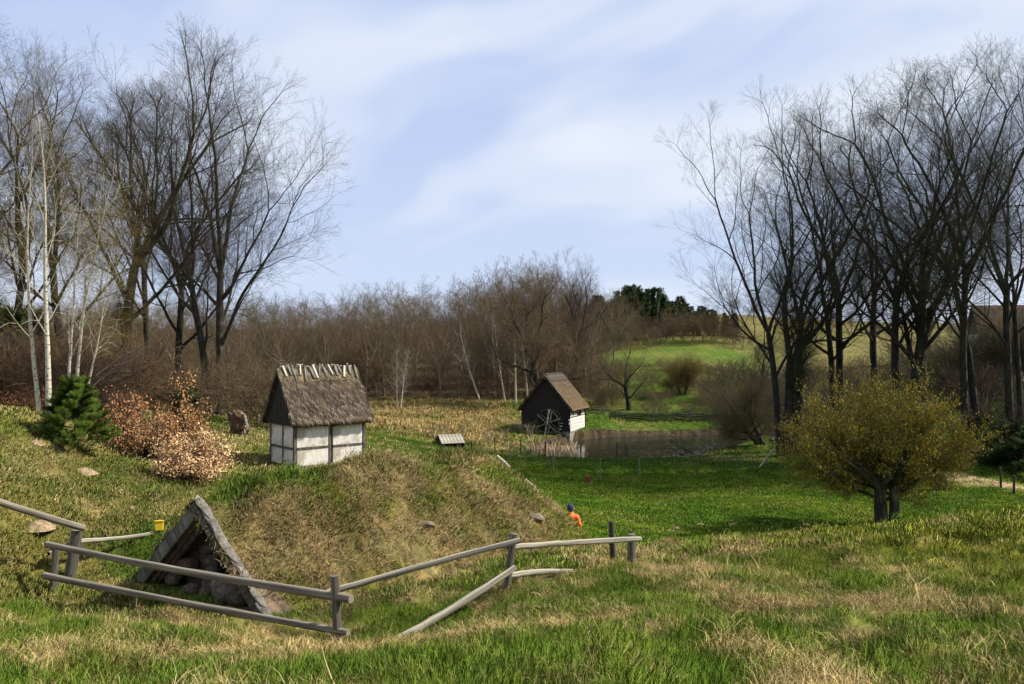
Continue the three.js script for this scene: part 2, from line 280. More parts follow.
{
  const radii = [0]; let r = 0.6; while (r < 900) { radii.push(r); r += r > 58 && r < 95 ? 0.65 : Math.max(0.09, r * 0.0165); }
  const angs = []; for (let a = -180; a < 180;) { angs.push(a * Math.PI / 180); a += Math.abs(a) < 42 ? 0.26 : 3; }
  const nA = angs.length, nR = radii.length, pos = new Float32Array(nA * nR * 3), col = new Float32Array(nA * nR * 3), uv = new Float32Array(nA * nR * 2), idx = [];
  for (let j = 0; j < nR; j++) for (let i = 0; i < nA; i++) {
    const x = Math.sin(angs[i]) * radii[j], z = -Math.cos(angs[i]) * radii[j], k = j * nA + i;
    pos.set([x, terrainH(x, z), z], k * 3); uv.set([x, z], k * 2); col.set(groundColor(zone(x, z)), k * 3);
  }
  for (let j = 0; j < nR - 1; j++) for (let i = 0; i < nA; i++) { const a = j * nA + i, b = j * nA + (i + 1) % nA, c = a + nA, d = b + nA; if (j) idx.push(a, b, c); idx.push(b, d, c); }
  const g = new THREE.BufferGeometry(); g.setAttribute('position', new THREE.BufferAttribute(pos, 3)); g.setAttribute('color', new THREE.BufferAttribute(col, 3)); g.setAttribute('uv', new THREE.BufferAttribute(uv, 2)); g.setIndex(idx); g.computeVertexNormals();
  const m = part('ground', g, M.ground, scene); tag(m, 'grassy valley ground with knolls and meadow', 'ground', null, 'structure');
}
console.log('terrain');
// pond surface
{
  const c = [0, 0]; pondOutline.forEach(p => { c[0] += p[0] / pondOutline.length; c[1] += p[1] / pondOutline.length; });
  const sh = new THREE.Shape(); pondOutline.forEach((p, i) => { const x = c[0] + (p[0] - c[0]) * 1.04, z = c[1] + (p[1] - c[1]) * 1.12; i ? sh.lineTo(x, -z) : sh.moveTo(x, -z); });
  const g = new THREE.ShapeGeometry(sh); g.rotateX(-Math.PI / 2);
  const w = part('pond', g, M.water, scene); tag(w, 'small dark mill pond reflecting the sky', 'pond', null, 'structure');
}

// ---------- geometry builders ----------
class TB {
  constructor() { this.p = []; this.n = []; this.t = []; this.i = []; }
  tube(pts, rad, sides, cap = false) {
    const base = this.p.length / 3; let ref = Math.abs(pts[1].y - pts[0].y) > 0.9 * pts[0].distanceTo(pts[1]) ? V(1, 0, 0) : V(0, 1, 0), len = 0;
    const T = V(), N = V(), B = V();
    for (let k = 0; k < pts.length; k++) {
      T.subVectors(pts[Math.min(k + 1, pts.length - 1)], pts[Math.max(k - 1, 0)]).normalize();
      N.copy(ref).addScaledVector(T, -ref.dot(T)).normalize(); ref = N.clone(); B.crossVectors(T, N);
      if (k) len += pts[k].distanceTo(pts[k - 1]);
      for (let s = 0; s <= sides; s++) { const a = s / sides * Math.PI * 2, c = Math.cos(a), q = Math.sin(a), nx = N.x * c + B.x * q, ny = N.y * c + B.y * q, nz = N.z * c + B.z * q; this.p.push(pts[k].x + nx * rad[k], pts[k].y + ny * rad[k], pts[k].z + nz * rad[k]); this.n.push(nx, ny, nz); this.t.push(s / sides * Math.max(1, Math.round(rad[0] * 5)), len * 0.6); }
    }
    const w = sides + 1;
    for (let k = 0; k < pts.length - 1; k++) for (let s = 0; s < sides; s++) { const a = base + k * w + s; this.i.push(a, a + 1, a + w, a + 1, a + w + 1, a + w); }
    if (cap) for (const k of [0, pts.length - 1]) {
      const c = this.p.length / 3, d = V().subVectors(pts[k], pts[k ? k - 1 : 1]).normalize();
      this.p.push(pts[k].x, pts[k].y, pts[k].z); this.n.push(d.x, d.y, d.z); this.t.push(0.5, 0.5);
      for (let s = 0; s <= sides; s++) { const o = (base + k * w + s) * 3; this.p.push(this.p[o], this.p[o + 1], this.p[o + 2]); this.n.push(d.x, d.y, d.z); this.t.push(0.5 + 0.1 * Math.cos(s), 0.5); if (s) this.i.push(c, c + s, c + s + 1); }
    }
    return this;
  }
  geo() { const g = new THREE.BufferGeometry(); g.setAttribute('position', new THREE.Float32BufferAttribute(this.p, 3)); g.setAttribute('normal', new THREE.Float32BufferAttribute(this.n, 3)); g.setAttribute('uv', new THREE.Float32BufferAttribute(this.t, 2)); g.setIndex(this.i); return g; }
}
// a weathered round pole between two points
function pole(a, b, r0, r1, seed, sides = 9, n = 12, bend = 0.035) {
  const R = mulberry(seed), pts = [], rad = []; const bx = (R() - 0.5) * bend, by = (R() - 0.5) * bend;
  for (let i = 0; i <= n; i++) { const t = i / n, s = Math.sin(t * Math.PI); pts.push(a.clone().lerp(b, t).add(V(bx * s + (R() - 0.5) * 0.008, by * s * 2 + (R() - 0.5) * 0.008, bx * s))); rad.push(lerp(r0, r1, t) * 0.9 * (0.92 + 0.16 * R())); }
  return new TB().tube(pts, rad, sides, true).geo();
}
function metresUV(g, sx = 1, sy = 1) {   // box projected uv in metres
  const p = g.attributes.position, n = g.attributes.normal, uv = new Float32Array(p.count * 2);
  for (let i = 0; i < p.count; i++) { const ax = Math.abs(n.getX(i)), ay = Math.abs(n.getY(i)), az = Math.abs(n.getZ(i)); let a, b; if (ax > ay && ax > az) { a = p.getZ(i); b = p.getY(i); } else if (ay > az) { a = p.getX(i); b = p.getZ(i); } else { a = p.getX(i); b = p.getY(i); } uv[i * 2] = a * sx; uv[i * 2 + 1] = b * sy; }
  g.setAttribute('uv', new THREE.BufferAttribute(uv, 2)); return g;
}
function box(w, h, d, x = 0, y = 0, z = 0, r = 0.012) { const g = new RoundedBoxGeometry(w, h, d, 1, Math.min(r, w / 3, h / 3, d / 3)); metresUV(g); g.translate(x, y, z); return g; }
function rock(seed, sx, sy, sz, det = 2) {
  const g = new THREE.IcosahedronGeometry(1, det), p = g.attributes.position, R = mulberry(seed), o = R() * 50;
  for (let i = 0; i < p.count; i++) { const x = p.getX(i), y = p.getY(i), z = p.getZ(i); const k = 0.78 + 0.5 * (fbm(x * 1.3 + o + z, y * 1.3 + o - z * 0.7, 2)); const sq = 1 / Math.pow(Math.abs(x) ** 4 + Math.abs(y) ** 4 + Math.abs(z) ** 4, 0.25); const q = k * lerp(1, sq, 0.45); p.setXYZ(i, x * q * sx, y * q * sy, z * q * sz); }
  g.computeVertexNormals(); return metresUV(g);
}
function instanced(name, geo, mat, mats, cols, parent) {
  const m = new THREE.InstancedMesh(geo, mat, mats.length); mats.forEach((q, i) => m.setMatrixAt(i, q)); if (cols) cols.forEach((c, i) => m.setColorAt(i, c));
  m.name = parent === scene ? numbered(name) : name; m.castShadow = m.receiveShadow = true; m.frustumCulled = false; m.userData.kind = 'stuff'; parent.add(m); return m;
}

// ---------- grass ----------
function bladeTuft(seed, n, h, spread, droop, width) {
  const R = mulberry(seed * 91), p = [], idx = [], nn = [], cc = [];
  for (let b = 0; b < n; b++) {
    const a = R() * 6.283, r = (R() + R() + R()) / 1.7 * spread, x = Math.cos(a) * r, z = Math.sin(a) * r, hh = h * (0.45 + 0.8 * R()) * (1.15 - 0.4 * r / (spread * 1.7)), dir = R() * 6.283, out = droop * hh * (0.3 + R()), w = width * (0.6 + 0.8 * R());
    const fa = R() * 6.283, wx = Math.cos(fa) * w / 2, wz = Math.sin(fa) * w / 2, ox = Math.cos(dir) * out, oz = Math.sin(dir) * out, o = p.length / 3;
    const up = Math.max(0.12, 1 - 0.5 * droop * R()), tone = 0.62 + 0.76 * R(), warm = 0.9 + 0.25 * R();
    p.push(x - wx, -0.035, z - wz, x + wx, -0.035, z + wz, x + ox * 0.35 - wx * 0.8, hh * 0.6 * up, z + oz * 0.35 - wz * 0.8, x + ox * 0.35 + wx * 0.8, hh * 0.6 * up, z + oz * 0.35 + wz * 0.8, x + ox, hh * up, z + oz);
    const nx = -Math.sin(fa) * 0.5, nz = Math.cos(fa) * 0.5; for (let q = 0; q < 5; q++) { nn.push(nx, 0.85, nz); cc.push(tone * warm, tone, tone * 0.95); }
    idx.push(o, o + 1, o + 2, o + 1, o + 3, o + 2, o + 2, o + 3, o + 4);
  }
  const g = new THREE.BufferGeometry(); g.setAttribute('position', new THREE.Float32BufferAttribute(p, 3)); g.setAttribute('normal', new THREE.Float32BufferAttribute(nn, 3)); g.setAttribute('color', new THREE.Float32BufferAttribute(cc, 3)); g.setIndex(idx); return g;
}
{
  const R = mulberry(77), m = new THREE.Matrix4(), q = new THREE.Quaternion(), q2 = new THREE.Quaternion(), e = new THREE.Euler();
  // clump shapes: [seed, blades, height, radius, droop, width]
  const G = {
    green_near: bladeTuft(1, 190, 0.072, 0.19, 0.9, 0.0032), dry_near: bladeTuft(2, 220, 0.085, 0.20, 2.3, 0.0030), short_near: bladeTuft(3, 210, 0.05, 0.20, 1.1, 0.0036),
    green_mid: bladeTuft(4, 120, 0.085, 0.27, 0.7, 0.009), dry_mid: bladeTuft(5, 140, 0.09, 0.28, 1.8, 0.007), short_mid: bladeTuft(6, 120, 0.07, 0.28, 0.9, 0.010),
    meadow: bladeTuft(7, 110, 0.085, 0.55, 1.0, 0.020), far: bladeTuft(8, 110, 0.26, 1.0, 0.6, 0.035),
  };
  const L = { green_near: ['green_grass', 'fresh green grass clumps on the slope before the fence'], dry_near: ['dry_grass', 'pale straw coloured matted grass on the slope before the fence'], short_near: ['mossy_grass', 'short yellowish mossy turf on the knoll before the meadow'], green_mid: ['green_grass', 'fresh green grass clumps around the cellar mound'], dry_mid: ['dry_grass', 'brownish dry grass covering the cellar mound'], short_mid: ['mossy_grass', 'short mossy turf on the left slope beyond the fence'], meadow: ['meadow_grass', 'short bright grass of the level meadow'], far: ['field_grass', 'rough brown and green grass of the field by the mill'] };
  const mats = {}, cols = {}; for (const k in G) { mats[k] = []; cols[k] = []; }
  for (const [r0, r1, per] of [[2.2, 14.5, 50], [14.5, 26, 36], [26, 66, 7], [66, 135, 1.5]]) {
    const n = Math.round(0.71 * (r1 * r1 - r0 * r0) * per);
    for (let k = 0; k < n; k++) {
      const r = Math.sqrt(lerp(r0 * r0, r1 * r1, R())), a = (R() - 0.5) * 1.42, x = Math.sin(a) * r, z = -Math.cos(a) * r;
      const c1 = R(), c2 = R(), c3 = R(), c4 = R(), c5 = R(), c6 = R(), c7 = R();
      const [u, v] = celUV(x, z);
      if (u > -0.5 && u < 0.12 && Math.abs(v) < 2.0) continue;
      if (pondSD(x, z) < (r1 > 66 ? 0.8 : 0.3)) continue;
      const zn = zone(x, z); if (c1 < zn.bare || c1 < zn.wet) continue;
      if (r > 112 && x < 8) continue;
      const y = groundY(x, z), dl = 0.12, nx = groundY(x + dl, z) - y, nz = groundY(x, z + dl) - y;
      const dry = c2 < zn.dry; let kind, col, s = 0.8 + 0.45 * c3, sy = s * lerp(0.65, 1.35, zn.p3);
      if (dry) col = zn.tan.map(t => t * (0.85 + 1.0 * c4)); else { col = zn.green.map(t => t * (0.8 + 1.0 * c4)); if (c5 < 0.22) col = lerp3(col, [0.055, 0.130, 0.014], 0.65); if (c5 > 0.86) col = lerp3(col, zn.tan, 0.45); }
      if (r > 66) { kind = 'far'; sy = s * zn.h / 0.26; } else if (r > 26) { kind = 'meadow'; sy = s * zn.h / 0.08; } else { const near = r < 14.5 ? '_near' : '_mid'; kind = (dry ? 'dry' : zn.h > 0.12 ? 'green' : 'short') + near; if (dry && zn.h < 0.12) sy *= 0.7; if (!dry && c5 < 0.22) sy *= 1.6; }
      const tl = dry && r < 26 ? 0.45 : 0.12, ta = fbm(x * 0.7 + 50, z * 0.7, 2) * 9;
      q2.setFromUnitVectors(V(0, 1, 0), V(-nx / dl + Math.sin(ta) * tl * 0.3, 1, -nz / dl + Math.cos(ta) * tl * 0.3).normalize()); q.setFromEuler(e.set(0, c6 * 6.283, 0)); q2.multiply(q);
      m.compose(V(x, y, z), q2, V(s, sy, s)); mats[kind].push(m.clone()); cols[kind].push(lin(...col));
    }
  }
  for (const k in G) { const o = instanced(L[k][0], G[k], M.grass, mats[k], cols[k], scene); tag(o, L[k][1], 'grass', null, 'stuff'); console.log(k, mats[k].length); }
  // long pale stalks standing out of the near grass
  const st = [], sc = [];
  for (let k = 0; k < 380; k++) { const r = 3 + R() * 11, a = (R() - 0.5) * 1.4, x = Math.sin(a) * r, z = -Math.cos(a) * r; const zn = zone(x, z); const c = R(); if (zn.dry < 0.3 || zn.mound) continue; e.set((R() - 0.5) * 1.1, R() * 6.28, (R() - 0.5) * 1.1, 'XZY'); m.compose(V(x, groundY(x, z), z), q.setFromEuler(e), V(1, 1, 1).multiplyScalar(0.6 + R() * 0.8)); st.push(m.clone()); sc.push(lin(0.42 * (0.7 + 0.5 * c), 0.34 * (0.7 + 0.5 * c), 0.19 * (0.7 + 0.5 * c))); }
  tag(instanced('grass_stalk', bladeTuft(9, 2, 0.42, 0.05, 0.5, 0.004), M.grass, st, sc, scene), 'long pale dry grass stalks scattered over the near slope', 'grass', null, 'stuff');
}
console.log('grass');

// ---------- trees ----------
const Y = V(0, 1, 0);
function sprayGeo(seed, len, nSide, r, curve = 0.25, sub = 3) {
  const R = mulberry(seed), tb = new TB(); const main = [], rad = []; let p = V(0, 0, 0), d = V(0, 1, 0);
  for (let i = 0; i <= 4; i++) { main.push(p.clone()); rad.push(r * (1 - 0.75 * i / 4)); d.add(V((R() - 0.5) * curve, (R() - 0.3) * curve * 0.4, (R() - 0.5) * curve)).normalize(); p.addScaledVector(d, len / 4); }
  tb.tube(main, rad, 3);
  for (let k = 0; k < nSide; k++) {
    const t = 0.12 + 0.85 * (k + R()) / nSide, i = Math.min(3, Math.floor(t * 4)), o = main[i].clone().lerp(main[i + 1], t * 4 - i), a = k * 2.4 + R(), l = len * (0.75 - 0.5 * t) * (0.6 + 0.7 * R());
    const dir = V(Math.cos(a) * 0.75, 0.65 + 0.3 * R(), Math.sin(a) * 0.75).normalize(), m = o.clone().addScaledVector(dir, l * 0.5).add(V((R() - 0.5) * l * 0.12, l * 0.04, (R() - 0.5) * l * 0.12)), end = m.clone().addScaledVector(dir, l * 0.5).add(V(0, l * 0.1, 0));
    tb.tube([o, m, end], [r * 0.6, r * 0.42, r * 0.2], 3);
    for (let j = 0; j < sub; j++) { const s = o.clone().lerp(end, 0.25 + 0.6 * R()), a2 = R() * 6.28, l2 = l * (0.25 + 0.35 * R()), d2 = dir.clone().multiplyScalar(0.6).add(V(Math.cos(a2) * 0.7, 0.3, Math.sin(a2) * 0.7)).normalize(); tb.tube([s, s.clone().addScaledVector(d2, l2)], [r * 0.38, r * 0.16], 3); }
  }
  return tb.geo();
}
const SPR = { fine: sprayGeo(11, 1.4, 7, 0.010, 0.5, 2), fine2: sprayGeo(12, 1.4, 7, 0.010, 0.6, 2), coarse: sprayGeo(13, 1.8, 8, 0.018, 0.3, 2), shrub: sprayGeo(14, 1.2, 7, 0.006, 0.2, 2) };
function growTree(seed, o) {
  const R = mulberry(seed), tb = new TB(), sp = [], rr = (a, b) => a + (b - a) * R();
  const last = o.seg.length - 1;
  const addSpray = (p, d, s) => { const q = new THREE.Quaternion().setFromUnitVectors(Y, d.clone().normalize()); q.multiply(new THREE.Quaternion().setFromAxisAngle(Y, R() * 6.28)); sp.push(new THREE.Matrix4().compose(p, q, V(s, s, s))); };
  function branch(p, d, r, len, lv) {
    let n = Math.max(2, Math.round(len / o.seg[lv])); const n0 = n, pts = [p.clone()], rad = [r], dirs = [d.clone()]; const q = p.clone(), v = d.clone();
    const bow = V(R() - 0.5, (R() - 0.5) * 0.5, R() - 0.5).multiplyScalar(o.wob[lv] * 0.6);
    for (let i = 1; i <= n0; i++) {
      v.add(V(R() - 0.5, R() - 0.5, R() - 0.5).multiplyScalar(o.wob[lv])).addScaledVector(bow, i % 3 ? 0.5 : -0.8); v.y += o.trop[lv] / n0; v.normalize(); q.addScaledVector(v, len / n0); if (o.floor && q.y < o.floor) { q.y = o.floor; v.y = Math.abs(v.y); }
      pts.push(q.clone()); dirs.push(v.clone()); rad.push(Math.max(0.006, r * (1 - (1 - o.tip[lv]) * Math.pow(i / n0, 0.8))));
      if (lv && o.env && i > 1 && i < n0) { const E = o.env, k = ((q.x - E.x) ** 2 + q.z ** 2) / (E.rx * E.rx) + (q.y - E.cy) ** 2 / (E.ry * E.ry); if (k > 0.9 + 0.25 * R()) { n = i; len *= i / n0; break; } }
    }
    if (lv === 0 && o.flare) rad[0] *= o.flare;
    tb.tube(pts, rad, o.sides[lv]);
    const lookup = t => { const f = t * n, i = Math.min(n - 1, Math.floor(f)), a = f - i; return [pts[i].clone().lerp(pts[i + 1], a), dirs[i].clone().lerp(dirs[i + 1], a).normalize(), lerp(rad[i], rad[i + 1], a)]; };
    if (lv >= last - 1 || o.early) {
      const k = lv === last ? o.sprays : lv === last - 1 ? Math.ceil(o.sprays * 0.6) : 0;
      for (let j = 0; j < k; j++) { const t = 0.15 + 0.85 * (j + R()) / k, [c, dd] = lookup(Math.min(1, t)); const side = V(R() - 0.5, R() - 0.35, R() - 0.5).normalize(); addSpray(c, dd.clone().multiplyScalar(o.align ?? 0.8).add(side), o.sprayScale * rr(0.55, 1.2)); }
    }
    if (lv < last) {
      const nc = Math.round(o.kids[lv] * rr(0.8, 1.2));
      for (let k = 0; k < nc; k++) {
        const t = o.t0[lv] + (1 - o.t0[lv]) * (k + R() * 0.9) / nc, [c, dd, cr] = lookup(Math.min(0.99, t)); const ang = o.ang[lv] * rr(0.7, 1.25) * lerp(1.15, 0.75, t), az = k * 2.4 + R() * 1.3 + seed;
        let sx = V(1, 0, 0).cross(dd); if (sx.length() < 0.2) sx = V(0, 0, 1).cross(dd); sx.normalize(); const sy = dd.clone().cross(sx);
        const side = sx.multiplyScalar(Math.cos(az)).addScaledVector(sy, Math.sin(az)); const cd = dd.clone().multiplyScalar(Math.cos(ang)).addScaledVector(side, Math.sin(ang)).normalize();
        branch(c, cd, cr * o.rr[lv] * rr(0.7, 1), len * o.ratio[lv] * lerp(1.2, 0.6, t) * rr(0.7, 1.2), lv + 1);
      }
      const fork = o.fork[lv], [c, dd, cr] = lookup(1);
      for (let k = 0; k < fork; k++) { const az = k / fork * 6.28 + R() * 1.5, ang = o.forkAng[lv] * rr(0.6, 1.3); let sx = V(1, 0, 0).cross(dd); if (sx.length() < 0.2) sx = V(0, 0, 1).cross(dd); sx.normalize(); const sy = dd.clone().cross(sx), side = sx.multiplyScalar(Math.cos(az)).addScaledVector(sy, Math.sin(az)); branch(c, dd.clone().multiplyScalar(Math.cos(ang)).addScaledVector(side, Math.sin(ang)).normalize(), cr * 0.82 * rr(0.85, 1), len * o.forkLen[lv] * rr(0.8, 1.15), lv + 1); }
    } else addSpray(pts[n], dirs[n], o.sprayScale * rr(0.7, 1.2));
  }
  for (const s of o.stems) branch(V(s.x || 0, -0.3, s.z || 0), V(s.lx || 0, 1, s.lz || 0).normalize(), s.r, s.len, 0);
  return { wood: tb.geo(), sprays: sp };
}
function plant(name, pos, turn, t, bark, twigMat, spray, label, category, group) {
  const o = thing(name, pos, turn, label, category, group); part('trunk', t.wood, bark, o); instanced('crown', spray, twigMat, t.sprays, null, o); return o;
}
// presets, sizes relative to tree height
const beechOpt = (H, stems, extra) => ({ stems, env: { x: 0, cy: H * 0.64, ry: H * 0.37, rx: H * 0.33 }, seg: [0.9, 0.8, 0.6, 0.45, 0.4], wob: [0.08, 0.24, 0.36, 0.42, 0.4], trop: [0.1, 0.4, 0.3, 0.25, 0.2], tip: [0.66, 0.42, 0.4, 0.4, 0.4], sides: [9, 7, 5, 3, 3], kids: [4, 5, 5, 4], t0: [0.5, 0.2, 0.15, 0.15], ang: [0.8, 0.75, 0.85, 0.85], rr: [0.6, 0.6, 0.6, 0.6], ratio: [0.8, 0.5, 0.5, 0.5], fork: [3, 2, 2, 2], forkAng: [0.36, 0.36, 0.45, 0.5], forkLen: [1.0, 0.6, 0.52, 0.5], sprays: 0, sprayScale: 0.62, flare: 1.5, ...extra });

const leftGroup = 'tall bare trees on the left slope', rightGroup = 'tall bare trees beyond the pond';
const twoStem = growTree(101, beechOpt(22, [{ r: 0.28, len: 9.5, lx: -0.02, x: -0.45 }, { r: 0.32, len: 10, lx: 0.05, x: 0.35 }], { kids: [5, 5, 5, 4], t0: [0.5, 0.2, 0.15, 0.15], env: { x: 1, cy: 14, ry: 9.3, rx: 8 } }));
plant('beech_tree', onGround(214, 50, 0.1), 0, twoStem, M.beech, M.twig, SPR.fine, 'tall bare beech with two slim stems joined low, beside the shed', 'tree', leftGroup).scale.setScalar(0.93);
const leftTrees = [
  [102, 180, 55, 0.34, 9.5, -0.12, 0.0, 0.3, 'tall bare beech whose crooked trunk bows behind the two stemmed beech'],
  [103, 150, 60, 0.30, 12, 0.0, 0, 1.3, 'tall straight bare beech with slim dark trunk on left slope'],
  [104, 124, 47, 0.42, 9, -0.05, 0.05, 2.0, 'thick trunked bare tree with mossy brown bark behind the birches'],
  [105, 66, 55, 0.36, 9.5, 0.06, 0, 4.2, 'tall bare tree rising behind the white birches'],
  [106, 12, 50, 0.34, 8.5, -0.12, 0, 5.0, 'bare tree with long leaning limbs at the thicket edge'],
  [107, -45, 46, 0.36, 8.5, 0.05, 0, 0.8, 'bare tree standing farthest up the thicket slope'],
];
for (const [seed, px, d, r, len, lx, lz, turn, label] of leftTrees) { const t = growTree(seed, beechOpt(23 + (seed % 3), [{ r, len: len * 1.1, lx: lx * 0.6, lz }])); plant('beech_tree', onGround(px, d, 0.1), turn, t, seed === 104 ? M.mossBark : M.darkBark, seed % 2 ? M.twig : M.twigOlive, seed % 2 ? SPR.fine : SPR.fine2, label, 'tree', leftGroup).scale.setScalar(seed === 102 ? 0.84 : 0.89); }
// right hand trees
const rightTrees = [
  [201, 788, 66, [{ r: 0.5, len: 6.5, lx: -0.05 }, { r: 0.34, len: 9, lx: 0.14, x: 0.7 }, { r: 0.3, len: 8.5, lx: -0.2, x: -0.6 }], 0, 'tall bare tree with several stems leaning over the pond', 9],
  [202, 842, 69, [{ r: 0.36, len: 10, lx: 0.05 }, { r: 0.3, len: 9, lx: -0.14, x: -0.5 }], 1, 'tall bare tree with a forked dark trunk behind the golden willow', 10],
  [203, 912, 62, [{ r: 0.52, len: 7.5, lx: 0.02 }, { r: 0.36, len: 9.5, lx: 0.16, x: 0.8 }, { r: 0.34, len: 9.5, lx: -0.24, x: -0.8 }], 2, 'broad bare tree with thick dark limbs rising straight behind the golden willow', 10],
  [204, 966, 58, [{ r: 0.28, len: 11, lx: 0.0 }, { r: 0.25, len: 10.5, lx: 0.08, x: 0.7 }], 3, 'tall bare tree with two close parallel stems by the track', 10],
  [205, 1012, 56, [{ r: 0.28, len: 10, lx: -0.12 }, { r: 0.22, len: 9, lx: 0.1, x: 0.5 }], 4, 'tall bare tree with an arching stem in front of the cottage', 9],
  [206, 875, 75, [{ r: 0.36, len: 10.5, lx: -0.04 }], 5, 'tall slim bare tree set back between the two broad trees', 10],
  [207, 1075, 60, [{ r: 0.4, len: 9.5, lx: -0.05 }], 2.5, 'tall bare tree standing beside the cottage', 10],
];
for (const [seed, px, d, stems, turn, label] of rightTrees) { const t = growTree(seed, beechOpt(29, stems.map(q => ({ ...q, lx: (q.lx || 0) * 0.4, len: q.len * 1.3, r: q.r * 1.15 })), { kids: [4, 5, 4, stems.length > 2 ? 3 : 4], sprayScale: 0.72, t0: [0.62, 0.2, 0.15, 0.15], ang: [0.95, 0.8, 0.85, 0.85], forkAng: [0.46, 0.42, 0.45, 0.5], env: { x: px < 800 ? -2 : 0, cy: 18.5, ry: 11, rx: stems.length > 2 ? 12 : 10 } })); const o = plant('alder_tree', onGround(px, d, 0.1), 0, t, M.darkBark, M.twigOlive, seed % 2 ? SPR.fine : SPR.fine2, label, 'tree', rightGroup); o.scale.setScalar(0.93); }
console.log('big trees');

// birches
function birch(seed, px, d, H, stems, label, bark = M.birch, twig = M.twigGold, group = 'white stemmed birches', sprays = 1) {
  const t = growTree(seed, { stems, seg: [0.7, 0.5, 0.4], wob: [0.07, 0.25, 0.35], trop: [0.1, 0.5, -0.5], tip: [0.15, 0.2, 0.25], sides: [8, 4, 3], kids: [16, 5], t0: [0.3, 0.2], ang: [0.7, 0.7], rr: [0.45, 0.5], ratio: [0.24, 0.5], fork: [1, 1], forkAng: [0.15, 0.3], forkLen: [0.12, 0.4], sprays, sprayScale: H / 14 });
  return plant('birch_tree', onGround(px, d, 0.1), 0, t, bark, twig, SPR.shrub, label, 'tree', group);
}
birch(301, 48, 31, 12, [{ r: 0.13, len: 12, lx: 0.02 }, { r: 0.10, len: 10.5, lx: -0.07, x: -0.25 }], 'white birch with two bright stems beside the young pine');
birch(302, 74, 34, 11, [{ r: 0.10, len: 10, lx: 0.08 }, { r: 0.09, len: 9, lx: -0.02, x: -0.3 }, { r: 0.07, len: 8, lx: 0.2, x: 0.2 }], 'clump of slim greyish birch stems behind the young pine', M.birch);
birch(303, 398, 98, 8, [{ r: 0.12, len: 7.2, lx: -0.05 }, { r: 0.10, len: 7, lx: 0.06, x: 0.3 }], 'small pale birch pair standing alone in the brown field', M.birch, M.twigBrown, 'white stemmed birches', 1);
const millBirches = [[482, 104, -0.28, 10], [505, 108, -0.12, 11], [516, 106, -0.05, 12.5], [528, 110, -0.1, 12], [496, 112, -0.04, 11]];
millBirches.forEach(([px, d, lx, H], i) => birch(310 + i, px, d, H, [{ r: 0.15, len: H, lx }], i ? 'slim white birch at the wood edge behind the mill' : 'strongly leaning white birch at the wood edge behind the mill', M.birch, M.twigBrown, 'birches at the wood edge', 1));

// single broad trees around the mill
const oakOpt = (stems, extra) => ({ stems, seg: [0.8, 0.6, 0.5, 0.4], wob: [0.15, 0.5, 0.6, 0.6], trop: [0.1, 0.35, 0.3, 0.2], tip: [0.7, 0.25, 0.25, 0.25], sides: [8, 6, 4, 3], kids: [5, 7, 6], t0: [0.4, 0.2, 0.2], ang: [1.1, 0.85, 0.8], rr: [0.55, 0.55, 0.55], ratio: [1.1, 0.45, 0.45], fork: [3, 2, 2], forkAng: [0.6, 0.45, 0.45], forkLen: [1.2, 0.5, 0.5], sprays: 1, sprayScale: 0.9, flare: 1.3, ...extra });
plant('oak_tree', onGround(538, 104, 0.1), 0, growTree(401, oakOpt([{ r: 0.55, len: 6.5, lx: -0.03 }])), M.darkBark, M.twigBrown, SPR.coarse, 'large gnarled bare oak right behind the water mill', 'tree');
plant('oak_tree', onGround(575, 118, 0.1), 1, growTree(402, beechOpt(19, [{ r: 0.42, len: 7 }])), M.darkBark, M.twig, SPR.fine, 'domed bare tree topping the wood behind the water mill', 'tree');
plant('oak_tree', onGround(629, 104, 0.1), 0, growTree(403, oakOpt([{ r: 0.34, len: 3.4, lx: 0.0 }], { kids: [4, 6, 5], sprays: 1, sprayScale: 0.7 })), M.darkBark, M.twigBrown, SPR.fine, 'lone gnarled bare tree on the green hillside above the pond', 'tree');
plant('willow_tree', onGround(684, 112, 0.1), 0, growTree(404, oakOpt([{ r: 0.22, len: 2, lx: 0.3 }, { r: 0.2, len: 2, lx: -0.3, x: -0.4 }], { kids: [4, 6, 5], sprays: 1, sprayScale: 0.8 })), M.mossBark, M.twigGold, SPR.fine, 'yellowish bare willow on the hillside beyond the pond', 'tree');
plant('young_tree', onGround(757, 82, 0.1), 0, growTree(405, { ...beechOpt(9, [{ r: 0.12, len: 9, lx: 0.03 }], { kids: [10, 3, 3, 2], fork: [1, 1, 1, 1], ratio: [0.25, 0.45, 0.45, 0.5] }) }), M.darkBark, M.twig, SPR.fine, 'slender straight young tree on the far pond bank', 'tree');
plant('willow_tree', onGround(765, 73, 0.1), 0, growTree(406, oakOpt([{ r: 0.3, len: 2.6, lx: -0.5 }, { r: 0.25, len: 2.5, lx: -1.2, x: -0.3 }], { floor: 0.5, kids: [5, 6, 5], sprays: 1, sprayScale: 0.8, trop: [0.1, 0.1, 0.1, 0.1] })), M.mossBark, M.twigOliveBrown, SPR.fine, 'low bushy willow with drooping boughs on the pond bank', 'tree');

